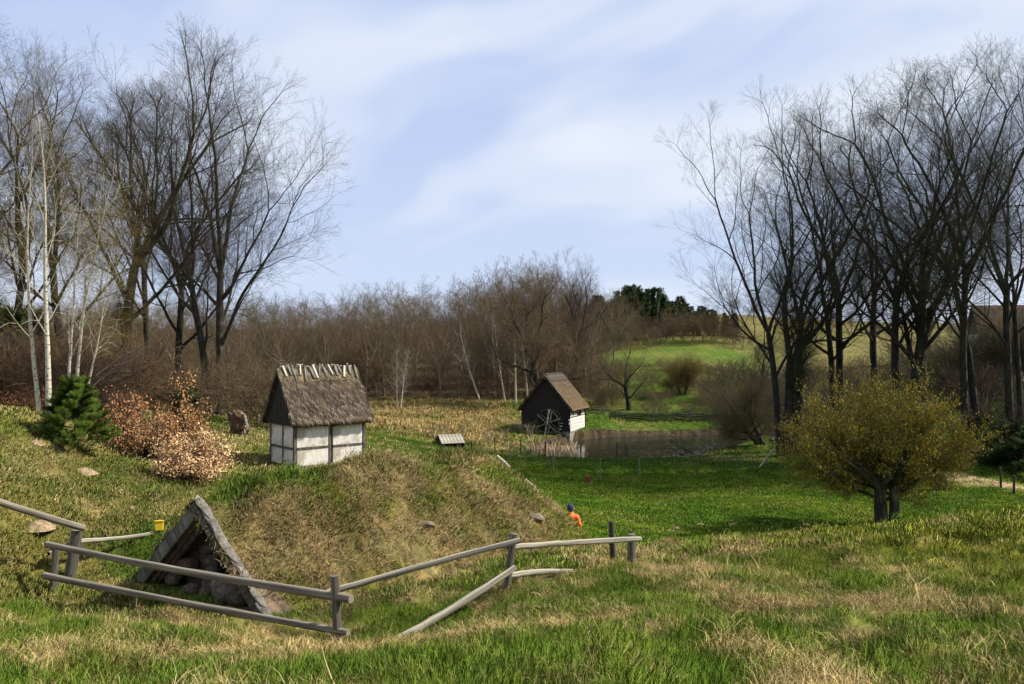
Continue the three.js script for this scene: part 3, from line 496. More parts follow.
// the brown wood
{
  const farOpt = (H, seed) => ({ stems: [{ r: H * 0.021, len: H * 0.4, lx: 0.04 }], seg: [1.6, 1.4, 1.1], wob: [0.1, 0.35, 0.5], trop: [0.1, 0.35, 0.25], tip: [0.6, 0.25, 0.25], sides: [5, 4, 3], kids: [5, 7], t0: [0.3, 0.1], ang: [1.0, 0.95], rr: [0.5, 0.5], ratio: [0.9, 0.45], fork: [4, 2], forkAng: [0.45, 0.4], forkLen: [1.05, 0.5], sprays: 4, sprayScale: 1.0, env: { x: 0, cy: 10, ry: 6.8, rx: 5.5 } });
  const protos = [0, 1, 2, 3].map(i => growTree(500 + i * 7, farOpt(15, i)));
  const R = mulberry(55); const topAt = px => { const k = [[-300, 300], [200, 300], [300, 297], [340, 292], [390, 286], [420, 290], [450, 286], [480, 276], [510, 268], [540, 266], [570, 270], [600, 288], [640, 300], [700, 312]]; for (let i = 0; i < k.length - 1; i++) if (px <= k[i + 1][0]) return lerp(k[i][1], k[i + 1][1], clamp((px - k[i][0]) / (k[i + 1][0] - k[i][0]))); return 312; };
  const spots = []; for (const [d0, step, p0, p1] of [[116, 19, -120, 600], [126, 21, -110, 610], [138, 23, -130, 625], [152, 24, -100, 640], [170, 26, -120, 640]]) for (let px = p0; px < p1; px += step * 1.2 * (0.7 + 0.6 * R())) spots.push([px + 6 * R(), d0 + (R() - 0.5) * 8]);
  const first = [];
  spots.forEach(([px, d], i) => {
    const pos = onGround(px, d, 0.2), topY = EYE - (topAt(px) - HOR) / FOC * d, row = d < 121 ? 0.72 : d < 132 ? 0.86 : 0.98; const hgt = (topY - pos.y) * row * (0.94 + 0.22 * R()), v = i % 4, turn = R() * 6.28, sc = clamp(hgt / 16, 0.5, 1.5);
    const near = d < 132; const label = near ? 'brown bare tree along the front edge of the wood beyond the field' : 'brown bare tree deep in the wood beyond the field', group = near ? 'trees at the front edge of the brown wood' : 'trees deep in the brown wood';
    if (!first[v]) { first[v] = plant('woodland_tree', pos, turn, protos[v], M.forestBark, [M.twigBrown, M.twigRed, M.twigOliveBrown, M.twigBrown][v], SPR.coarse, label, 'tree', group); first[v].scale.setScalar(sc); }
    else { const c = copyOf(first[v], pos, turn, sc, label); c.userData.group = group; }
  });
  console.log('wood', spots.length);
  // thin bare trees on the far skyline to the right
  for (let px = 735; px < 1060; px += 17 + R() * 12) { const pos = onGround(px, 215 + R() * 20, 0.2); const c = copyOf(first[Math.floor(R() * 4)], pos, R() * 6, 0.38 + 0.22 * R(), 'small bare tree in the hedge line on the far field'); c.userData.group = 'far hedge line trees'; }
  // undergrowth of twigs
  const shrubProto = (seed, n, h, w, twig, spr = SPR.coarse) => { const Q = mulberry(seed), ms = []; for (let k = 0; k < n * 2.2; k++) { const a = Q() * 6.28, r = Math.sqrt(Q()) * w; const dir = V(Math.cos(a) * (0.2 + r / w * 0.6) + (Q() - 0.5) * 1.1, 0.9, Math.sin(a) * (0.2 + r / w * 0.6) + (Q() - 0.5) * 1.1).normalize(); const q = new THREE.Quaternion().setFromUnitVectors(Y, dir).multiply(new THREE.Quaternion().setFromAxisAngle(Y, Q() * 6)); const s = h / 3 * (0.6 + 0.6 * Q()), hy = Math.pow(Q(), 0.8) * h * 0.62; ms.push(new THREE.Matrix4().compose(V(Math.cos(a) * r * (0.6 + 0.3 * hy / h), hy - 0.1, Math.sin(a) * r * (0.6 + 0.3 * hy / h)), q, V(s, s, s))); } return ms; };
  function shrub(name, seed, px, d, n, h, w, twig, label, group, spr = SPR.coarse) { const o = thing(name, onGround(px, d, 0.05), 0, label, 'shrub', group); const tb = new TB(); const Q = mulberry(seed); for (let k = 0; k < 11; k++) { const a = Q() * 6.28, e = V(Math.cos(a) * w * 0.6, h * 0.7, Math.sin(a) * w * 0.5); tb.tube([V(Math.cos(a) * 0.1, -0.1, Math.sin(a) * 0.1), e.clone().multiplyScalar(0.5).add(V(0, h * 0.08, 0)), e], [0.03, 0.02, 0.01], 4); } part('stem', tb.geo(), M.forestBark, o); instanced('crown', spr, twig, shrubProto(seed, n, h, w, twig, spr), null, o); return o; }
  for (let px = -90, i = 0; px < 320; px += 20 + R() * 14, i++) shrub('bare_shrub', 600 + i, px, 44 + R() * 14, 60, 2.5 + R() * 1.2, 2.2, i % 2 ? M.twigRed : M.twigBrown, 'tangled reddish brown bare bush in the thicket behind the beeches', 'thicket bushes behind the beeches');
  for (let px = -90, i = 0; px < 125; px += 22 + R() * 10, i++) shrub('bare_shrub', 650 + i, px, 34 + R() * 6, 60, 2.6 + R(), 1.7, i % 2 ? M.twigRed : M.twig, 'dark brown bare bush in the thicket around the birches', 'thicket bushes around the birches');
  for (let px = 230, i = 0; px < 620; px += 16 + R() * 14, i++) shrub('bare_shrub', 700 + i, px, 110 + R() * 8, 40, 3 + R() * 2, 2.4, i % 3 ? M.twigBrown : M.twigRed, 'low brown bare bush under the edge of the wood', 'bushes under the wood edge');
  for (const [px, d, h] of [[585, 118, 3], [600, 122, 2.5], [615, 128, 2], [648, 118, 2], [668, 128, 1.8], [700, 118, 3], [712, 108, 3.2], [728, 118, 3.4], [655, 100, 1.6], [640, 112, 1.5], [690, 100, 1.6], [600, 106, 3], [612, 108, 2.6], [660, 107, 2], [680, 112, 2.4], [715, 100, 3], [735, 96, 3.4], [750, 90, 3]]) shrub('bare_shrub', px, px, d, 45, h, 2, M.twigBrown, 'brown bare bush on the green hillside beyond the pond', 'bushes on the hillside');
  for (let px = 596, i = 0; px < 750; px += 8 + R() * 6, i++) shrub('bare_shrub', 1200 + i, px, 150 + R() * 12, 26, 3 + R() * 2.5, 2.2, i % 2 ? M.twigBrown : M.twigRed, 'low brown bare bush along the foot of the pines', 'bushes along the foot of the pines');
  for (let px = 745, i = 0; px < 1060; px += 14 + R() * 10, i++) shrub('bare_shrub', 1300 + i, px, 96 + R() * 16, 45, 3 + R() * 2, 3, i % 2 ? M.twigBrown : M.twigOlive, 'brown bare bush in the hedge behind the tall right hand trees', 'hedge bushes behind the tall trees');
  for (const [px, d, h] of [[962, 82, 5], [978, 80, 5.5], [996, 83, 5.5], [1012, 80, 6], [1030, 82, 5.5], [830, 80, 4], [865, 82, 4], [900, 84, 4.5], [940, 78, 4], [985, 70, 4], [1005, 58, 3.5], [1030, 55, 3.5], [1050, 60, 4], [800, 86, 4], [775, 90, 3.5]]) shrub('bare_shrub', px + 1, px, d, 60, h, 2.6, px % 2 ? M.twig : M.twigOlive, 'dark bare bush in the undergrowth below the tall right hand trees', 'undergrowth bushes below the tall trees');
  shrub('bare_shrub', 801, 434, 70, 30, 1.7, 1.2, M.twigBrown, 'small rounded brown bush by the stream in the field', null, SPR.shrub);
  for (const [px, d] of [[489, 72], [505, 74], [463, 75], [530, 78]]) shrub('bare_shrub', px + 2, px, d, 14, 1.9, 0.8, M.twigGold, 'thin yellowish sapling bush between the stream and the mill', 'sapling bushes by the mill', SPR.shrub);
}
console.log('wood done');

// conifers on the hill
{
  const needleGeo = (cnt, wid) => { const p = [], n = [], R = mulberry(5); for (let k = 0; k < cnt; k++) { const a = R() * 6.28, t = R(), b = V(0, t * 0.9, 0), d = V(Math.cos(a), 0.4 + R() * 0.5, Math.sin(a)).normalize(), l = 0.4 * (1.1 - 0.5 * t), e = b.clone().addScaledVector(d, l), w = V(-Math.sin(a), 0, Math.cos(a)).multiplyScalar(wid); for (const q of [b.clone().add(w), b.clone().sub(w), e]) { p.push(q.x, q.y, q.z); n.push(d.x * 0.5, 0.8, d.z * 0.5); } } const g = new THREE.BufferGeometry(); g.setAttribute('position', new THREE.Float32BufferAttribute(p, 3)); g.setIndex([...Array(p.length / 3).keys()]); g.computeVertexNormals(); return g; }; const needle = needleGeo(26, 0.05), needleFine = needleGeo(70, 0.014);
  M.needle = matte({ color: lin(0.032, 0.050, 0.016), roughness: 1 }); M.needleFresh = matte({ color: lin(0.065, 0.10, 0.014), roughness: 1 });
  function conifer(seed, H, w, n, sc, round) { const R = mulberry(seed), tb = new TB(), ms = []; tb.tube([V(0, -0.3, 0), V(0, H * 0.5, 0), V(0, H, 0)], [H * 0.018, H * 0.011, 0.02], 6); for (let k = 0; k < n; k++) { let t = Math.pow(R(), 0.8); if (!round) t = clamp((Math.floor(t * 9) + 0.55 * R()) / 9); const y = H * lerp(0.05, 1, t), prof = round ? Math.pow(Math.sin(Math.PI * clamp(0.12 + 0.86 * t)), 0.7) : (1 - t) * 0.95 + 0.05, a = Math.floor(t * 14) * 1.1 + Math.floor(R() * 5) * 1.257 + (R() - 0.5) * 0.5, rr = w * prof * Math.sqrt(0.15 + 0.85 * R()); const d = V(Math.cos(a), 0.35 + 0.4 * t, Math.sin(a)).normalize(), q = new THREE.Quaternion().setFromUnitVectors(Y, d).multiply(new THREE.Quaternion().setFromAxisAngle(Y, R() * 6)), s = sc * (0.7 + 0.6 * R()); ms.push(new THREE.Matrix4().compose(V(Math.cos(a) * rr, y + rr * (round ? -0.12 : 0.22), Math.sin(a) * rr), q, V(s, s, s))); if (k % 9 === 0) tb.tube([V(0, y - rr * 0.3, 0), V(Math.cos(a) * rr, y - rr * 0.1, Math.sin(a) * rr)], [0.04 * H / 10, 0.01], 3); } return { wood: tb.geo(), sprays: ms }; }
  const R = mulberry(91), ps = [0, 1, 2].map(i => conifer(900 + i, 13, 2.9, 700, 1.35, i !== 1)), first = []; let i = 0;
  for (const [d, y0] of [[166, 0], [176, 0], [188, 0]]) for (let px = 598; px < 735; px += 9 + R() * 6, i++) {
    const pos = onGround(px, d + R() * 5, 0.2), topPy = px < 625 ? lerp(300, 290, (px - 598) / 27) : px < 690 ? lerp(289, 296, (px - 625) / 65) : lerp(297, 326, (px - 690) / 45); const topY = EYE - (topPy + (R() - 0.25) * 15 - HOR) / FOC * d, s = clamp((topY - pos.y) / 13, 0.3, 1.3), v = i % 3;
    const label = 'dark green pine in the dense stand on the hilltop', group = 'pines on the hilltop';
    if (!first[v]) { first[v] = plant('pine_tree', pos, R() * 6, ps[v], M.forestBark, M.needle, needle, label, 'tree', group); first[v].scale.setScalar(s); } else copyOf(first[v], pos, R() * 6, s);
  }
  // young pine on the left slope
  const yp = conifer(950, 1.95, 1.0, 1300, 0.30, false); plant('young_pine', onGround(75, 22.6, 0.05), 0, yp, M.darkBark, M.needleFresh, needleFine, 'bushy bright green young pine in front of the birches', 'tree');
  const yp2 = conifer(951, 2.2, 0.8, 300, 0.4, false); plant('young_pine', onGround(186, 27, 0.05), 0, yp2, M.darkBark, M.needle, needleFine, 'small dark young pine half hidden behind the copper leaved bush', 'tree');
  const dk = conifer(952, 5, 2.2, 500, 0.9, false); plant('young_pine', onGround(22, 42, 0.05), 0, dk, M.darkBark, M.needle, needle, 'dark evergreen standing in the thicket left of the birches', 'tree');
  for (const [px, d, s] of [[995, 56, 0.55], [1022, 54, 0.6]]) { const t = conifer(960 + px, 5, 2.6, 500, 0.8, true); const o = plant('evergreen_bush', onGround(px, d, 0.05), 0, t, M.darkBark, M.needle, needle, 'dark low evergreen bush beside the track', 'shrub', 'evergreen bushes beside the track'); o.scale.set(1, s, 1); }
}
// copper leaved beech bushes
{
  const leaf = (() => { const g = new THREE.BufferGeometry(); g.setAttribute('position', new THREE.Float32BufferAttribute([0, 0, 0, 0.022, 0.032, 0.006, 0, 0.068, -0.003, -0.022, 0.032, 0.006], 3)); g.setIndex([0, 1, 2, 0, 2, 3]); g.computeVertexNormals(); return g; })();
  function leafBush(seed, px, d, w, h, n, label, tone) {
    const o = thing('beech_bush', onGround(px, d, 0.05), 0, label, 'shrub', 'copper leaved beech bushes'); const R = mulberry(seed), tb = new TB(), ms = [], cs = [], sp = [];
    const ends = [];
    for (let k = 0; k < 46; k++) { const a = R() * 6.28, rr = Math.sqrt(R()) * w, top = h * (0.35 + 0.65 * R()) * (1 - 0.4 * (rr / w) ** 2), e = V(Math.cos(a) * rr, top, Math.sin(a) * rr), m = V(e.x * 0.35, top * 0.55, e.z * 0.35); tb.tube([V(Math.cos(a) * 0.12, -0.1, Math.sin(a) * 0.12), m, e], [0.02, 0.012, 0.004], 4); ends.push([m, e]); for (let j = 0; j < 3; j++) { const b = m.clone().lerp(e, 0.2 + 0.7 * R()); sp.push(new THREE.Matrix4().compose(b, new THREE.Quaternion().setFromUnitVectors(Y, V(R() - 0.5, 0.5, R() - 0.5).normalize()), V(0.35, 0.35, 0.35))); } }
    for (let k = 0; k < n; k++) { const [m, e] = ends[Math.floor(R() * ends.length)], t = Math.pow(R(), 0.7), b = m.clone().lerp(e, t).add(V(R() - 0.5, R() - 0.5, R() - 0.5).multiplyScalar(0.38)); if (b.y < 0.05) b.y = 0.05 + R() * 0.2; const q = new THREE.Quaternion().setFromEuler(new THREE.Euler(R() * 6, R() * 6, R() * 6)), s = 0.8 + 0.7 * R(); ms.push(new THREE.Matrix4().compose(b, q, V(s, s, s))); const k2 = 0.6 + 0.8 * R(); cs.push(lin(tone[0] * k2, tone[1] * k2 * (0.9 + 0.2 * R()), tone[2] * k2)); }
    part('stem', tb.geo(), M.darkBark, o); instanced('twigs', SPR.shrub, M.twigRed, sp, null, o); instanced('foliage', leaf, M.leaf, ms, cs, o);
  }
  leafBush(31, 194, 22.6, 1.2, 1.7, 4600, 'dense copper beech bush with pale tan leaves near the shed', [0.52, 0.335, 0.18]);
  leafBush(32, 178, 25.5, 1.1, 3.1, 2400, 'taller copper leaved bush rising behind the dense pale one', [0.38, 0.205, 0.09]);
  leafBush(33, 152, 24.3, 1.2, 1.7, 2000, 'low russet leaved bush between the pine and the dense copper bush', [0.36, 0.20, 0.10]);
  leafBush(34, 122, 25, 1.0, 2.2, 1700, 'russet leaved bush growing right beside the young pine', [0.33, 0.165, 0.08]);
  leafBush(35, 30, 33, 1.6, 1.6, 1500, 'dark russet leaved bush under the birches', [0.16, 0.07, 0.035]);
  // golden willow: many upright twigs set with opening buds
  const pos = onGround(886, 35, 0.1), o = thing('golden_willow', pos, 0, 'round golden olive willow with thick forked trunk below the knoll', 'tree');
  o.scale.set(1.24, 1.1, 1.24);
  const W = growTree(71, { stems: [{ r: 0.26, len: 1.95, lx: -0.03, x: -0.16 }, { r: 0.21, len: 2.0, lx: 0.05, x: 0.2 }], seg: [0.4, 0.4, 0.35, 0.3], wob: [0.12, 0.35, 0.4, 0.4], trop: [0.1, 0.05, 0.35, 0.35], tip: [0.75, 0.3, 0.25, 0.25], sides: [10, 6, 4, 3], kids: [4, 7, 6], t0: [0.7, 0.15, 0.15], ang: [1.25, 0.8, 0.75], rr: [0.5, 0.5, 0.5], ratio: [1.5, 0.45, 0.5], fork: [5, 2, 2], forkAng: [0.75, 0.5, 0.4], forkLen: [1.45, 0.45, 0.5], sprays: 2, sprayScale: 0.5, flare: 1.25, env: { x: 0, cy: 3.35, ry: 2.9, rx: 3.15 } });
  part('trunk', W.wood, M.mossBark, o); const cr = instanced('crown', SPR.shrub, M.twigOlive, W.sprays, null, o);
  const R = mulberry(72), ms = [], cs = [], bud = new THREE.BufferGeometry(); bud.setAttribute('position', new THREE.Float32BufferAttribute([0, 0, 0, 0.014, 0.026, 0.005, 0, 0.062, 0, -0.014, 0.026, 0.005], 3)); bud.setIndex([0, 1, 2, 0, 2, 3]); bud.computeVertexNormals();
  const p = V(), q = new THREE.Quaternion(), s = V();
  for (const m of W.sprays) { m.decompose(p, q, s); for (let k = 0; k < 24; k++) { const t = R(), a = R() * 6.28, b = V(Math.cos(a) * 0.32 * t, t * 1.25, Math.sin(a) * 0.4 * t).applyMatrix4(m); const qq = new THREE.Quaternion().setFromEuler(new THREE.Euler((R() - 0.5) * 1.4, R() * 6, (R() - 0.5) * 1.4)), ss = 0.7 + 0.9 * R(); ms.push(new THREE.Matrix4().compose(b, qq, V(ss, ss, ss))); const c = R(); cs.push(c < 0.6 ? lin(0.31, 0.225, 0.022) : c < 0.85 ? lin(0.17, 0.17, 0.035) : lin(0.26, 0.245, 0.12)); } }
  instanced('foliage', bud, M.leaf, ms, cs, o); console.log('willow', W.sprays.length, ms.length);
}

// ---------- earth cellar ----------
{
  const o = thing('earth_cellar', V(CEL.c.x, CEL.base, CEL.c.z), 0, 'turf covered earth cellar with triangular stone gable behind the rail fence', 'cellar');
  o.rotation.y = Math.atan2(-CEL.v[1], CEL.v[0]);            // local x runs along the gable, local -z along the ridge
  // turf as a closed shell in the local frame
  const nu = 100, nv = 110, top = [], col = [], uv = [], idx = [];
  for (let j = 0; j <= nu; j++) for (let i = 0; i <= nv; i++) { const u = lerp(0, CEL.len + 0.9, j / nu), v = lerp(-4.4, 4.4, i / nv); let y = moundHeight(u, v); const [x, z] = celXZ(u, v); const tH = terrainH(x, z); y = Math.max(y, tH - 0.25); top.push(v, y - CEL.base, -u); uv.push(x, z); const zn = zone(x, z); col.push(...groundColor(zn)); }
  for (let j = 0; j < nu; j++) for (let i = 0; i < nv; i++) { const a = j * (nv + 1) + i; idx.push(a, a + 1, a + nv + 1, a + 1, a + nv + 2, a + nv + 1); }
  const g = new THREE.BufferGeometry(); g.setAttribute('position', new THREE.Float32BufferAttribute(top, 3)); g.setAttribute('uv', new THREE.Float32BufferAttribute(uv, 2)); g.setAttribute('color', new THREE.Float32BufferAttribute(col, 3)); g.setIndex(idx); g.computeVertexNormals();
  part('turf_roof', g, M.ground, o);
  const Hh = CEL.top - CEL.base, hw = 2.02, ang = Math.atan2(Hh, hw), L = Math.hypot(Hh, hw);
  // earth edge of the turf, seen as a thin dark rim behind the boards
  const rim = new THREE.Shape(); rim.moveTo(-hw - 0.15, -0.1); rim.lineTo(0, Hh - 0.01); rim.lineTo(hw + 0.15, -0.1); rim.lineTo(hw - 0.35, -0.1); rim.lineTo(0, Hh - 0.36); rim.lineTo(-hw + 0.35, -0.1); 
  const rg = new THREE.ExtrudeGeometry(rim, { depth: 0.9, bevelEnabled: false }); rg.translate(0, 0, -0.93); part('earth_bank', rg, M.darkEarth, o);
  for (const s of [-1, 1]) {
    const bg = box(L + 0.18, s > 0 ? 0.17 : 0.25, 0.07); bg.rotateZ(s * -ang); bg.translate(s * (hw / 2 + 0.02), Hh / 2 - 0.16, 0.06 + (s < 0 ? 0.012 : 0)); part('rake_board', bg, s > 0 ? M.rakeDark : M.greyBoard, o);
    const b2 = box(L - 0.1, 0.2, 0.12); b2.rotateZ(s * -ang); b2.translate(s * (hw / 2 - 0.06), Hh / 2 - 0.34, -0.12 + s * 0.004); part('rafter', b2, M.darkBoard, o);
    // rough slabs lying on the rake under the turf
    const R = mulberry(s > 0 ? 5 : 8), n = s > 0 ? 8 : 6;
    for (let k = 0; k < n; k++) { if (s < 0 && (k === 1 || k === 4)) continue; const t = (k + 0.5 + (R() - 0.5) * 0.4) / n, l = (s > 0 ? 0.30 : 0.26) * (0.75 + 0.6 * R()), sg = rock(40 + k + s, l / 1.25, 0.02 + 0.014 * R(), 0.085, 2); sg.rotateZ(s * -ang + (R() - 0.35) * 0.24 * s); sg.translate(s * (t * hw + 0.05), Hh * (1 - t) + 0.02, 0.02 + R() * 0.05); part('slab', sg, M.slate[k % 3], o); }
  }
  const post = box(0.13, 1.5, 0.12, -0.05, 0.72, -0.42); part('door_post', post, M.darkBoard, o);
  // dark back of the chamber and its stone front wall
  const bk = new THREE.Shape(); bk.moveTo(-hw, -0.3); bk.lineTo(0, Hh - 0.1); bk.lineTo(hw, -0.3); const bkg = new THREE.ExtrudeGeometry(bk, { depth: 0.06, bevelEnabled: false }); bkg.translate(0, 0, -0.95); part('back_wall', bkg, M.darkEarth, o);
  const R = mulberry(303); let n = 0;
  for (let row = 0; row < 7; row++) { let x = -hw + 0.25; const y = 0.05 + row * 0.23; while (x < hw - 0.2) { const w = 0.2 + R() * 0.28, cx = x + w / 2, lim = (Hh - y - 0.22) / Hh * hw; if (Math.abs(cx) + w * 0.4 < lim && !(cx > -0.02 && cx < 0.5 && row < 3)) { const sg = rock(700 + n, w / 1.75, 0.14 + R() * 0.03, 0.16 + R() * 0.07, 2); sg.rotateZ((R() - 0.5) * 0.5); sg.translate(cx, y + (R() - 0.5) * 0.07, -0.62 + (R() - 0.5) * 0.1); part('stone', sg, M.stones[Math.floor(R() * 5)], o); n++; } x += w * 0.97; } }
  for (const [x, y, z, s] of [[-0.75, 0.42, -0.25, 0.17], [-1.15, 0.12, -0.2, 0.14], [-0.95, 0.28, -0.4, 0.13], [0.42, 0.18, -0.3, 0.24], [0.88, 0.14, -0.22, 0.22], [0.1, 0.08, -0.1, 0.12], [0.62, 0.05, 0.02, 0.13], [-0.4, 0.05, -0.1, 0.12]]) { const sg = rock(800 + n, s * 1.2, s * 0.85, s, 2); sg.translate(x, y, z); part('stone', sg, M.stones[(n * 3) % 5], o); n++; }
  // pale boards along the far gable
  { const u = CEL.len + 0.05; for (const [v0, v1, dy] of [[0.0, 0.42, 0.07], [0.95, 1.35, 0.06]]) { const p = v => V(v, moundHeight(u - 0.05, v) - CEL.base + dy, -u); const b = pole(p(v0), p(v1), 0.075, 0.07, 61 + v0 * 9, 6, 4, 0.02); part('far_rake_board', b, M.railPale, o); } }
}
// rushes at the cellar mouth
{
  const R = mulberry(64), ms = [], cs = []; for (let k = 0; k < 46; k++) { const u = -0.15 - R() * 0.5, v = (R() < 0.5 ? -0.35 : 0.55) + (R() - 0.5) * 0.6, [x, z] = celXZ(u, v); ms.push(new THREE.Matrix4().compose(V(x, terrainH(x, z), z), new THREE.Quaternion().setFromEuler(new THREE.Euler(0, R() * 6, 0)), V(1, 1, 1).multiplyScalar(0.8 + R() * 0.7))); cs.push(lin(0.06 + 0.04 * R(), 0.13 + 0.05 * R(), 0.02)); }
  tag(instanced('weeds', bladeTuft(8, 12, 0.22, 0.07, 0.9, 0.008), M.grass, ms, cs, scene), 'bright green weeds growing in the mouth of the cellar', 'weeds', null, 'stuff');
}

// ---------- rail fences ----------
function fence(label, group) { const o = thing('rail_fence', V(0, 0, 0), 0, label, 'fence', group); return o; }
{
  const rl = (o, a, b, r0, r1, m, seed) => part('rail', pole(a, b, r0, r1, seed), m, o);
  const ps = (o, px, py, d, topPx, topPy, r, seed, m = M.post) => { const t = at(topPx, topPy, d), b = at(px, py, d); const y = terrainH(b.x, b.z); b.y = Math.min(b.y, y) - 0.25; part('post', pole(b, t, r * 1.08, r, seed, 8, 5, 0.02), m, o); };
  const f1 = fence('long two rail wooden fence in front of the cellar gable');
  rl(f1, at(48, 544, 15.25), at(352, 598, 12.0), 0.062, 0.075, M.rail, 1); rl(f1, at(46, 575, 15.15), at(349, 632, 12.0), 0.066, 0.058, M.rail, 2);
  ps(f1, 53, 600, 15.35, 57, 546, 0.075, 3); ps(f1, 339, 643, 12.12, 335, 575, 0.07, 4);
  const f2 = fence('sloping fence run whose lower rail has dropped to the grass');
  rl(f2, at(328, 592, 12.25), at(520, 540, 12.75), 0.055, 0.05, M.railPale, 5); rl(f2, at(388, 645, 11.4), at(515, 567, 12.75), 0.075, 0.05, M.railPale, 6); ps(f2, 504, 600, 12.85, 514, 533, 0.062, 7);
  const f3 = fence('short fence run ending in two stub posts beside the meadow');
  rl(f3, at(509, 547, 12.95), at(640, 538.5, 15), 0.055, 0.052, M.railPale, 8); rl(f3, at(510, 575, 12.95), at(572, 571, 14), 0.055, 0.05, M.railPale, 9); ps(f3, 632, 572, 15.1, 631, 534, 0.085, 10); ps(f3, 614, 572, 15.6, 611, 521, 0.06, 11, M.darkBoard);
  const f4 = fence('single rail fence climbing the left slope from the leaning corner post');
  rl(f4, at(85, 528, 15.9), at(-40, 487, 14.4), 0.075, 0.07, M.rail, 12); ps(f4, 69, 580, 16, 78, 529, 0.12, 13); { const b = at(-38, 560, 14.4); b.y = terrainH(b.x, b.z) - 0.2; part('post', pole(b, at(-38, 484, 14.45), 0.08, 0.07, 14), M.post, f4); } rl(f4, at(50, 553, 15.6), at(74, 541, 16.2), 0.04, 0.035, M.rail, 15);
  const f5 = fence('pale split rail fence running back to the yellow marker');
  rl(f5, at(80, 541, 16.2), at(160, 532, 17.9), 0.055, 0.04, M.railPale, 16); rl(f5, at(66, 574, 16.15), at(122, 566, 17.2), 0.045, 0.04, M.rail, 17); ps(f5, 82, 572, 16.6, 82, 540, 0.05, 18); ps(f5, 152, 548, 17.7, 152, 531, 0.04, 19);
}
// yellow marker and the red one in the meadow
{
  const p = at(160, 530, 17.8), o = thing('yellow_marker', V(p.x, terrainH(p.x, p.z), p.z), 0.3, 'small bright yellow marker box at the end of the pale rail', 'marker'); const top = p.y - o.position.y;
  part('stake', box(0.035, Math.max(0.15, top + 0.1), 0.035, 0, top / 2 - 0.02, -0.03, 0.004), M.post, o); const y = std({ color: lin(0.75, 0.52, 0.02), roughness: 0.6 }); part('plate', box(0.17, 0.19, 0.06, 0, top + 0.1, 0.02, 0.01), y, o); part('cap', box(0.19, 0.03, 0.08, 0, top + 0.205, 0.02, 0.008), std({ color: lin(0.55, 0.36, 0.02) }), o);
  const q = onGround(587, 52), r = thing('red_marker', q, 0.2, 'dark red marker board on a short stake in the meadow', 'marker'); part('stake', box(0.06, 0.7, 0.06, 0, 0.3, 0), M.post, r); part('plate', box(0.34, 0.4, 0.05, 0, 0.5, 0.06), std({ color: lin(0.16, 0.012, 0.014), roughness: 0.6 }), r);
}

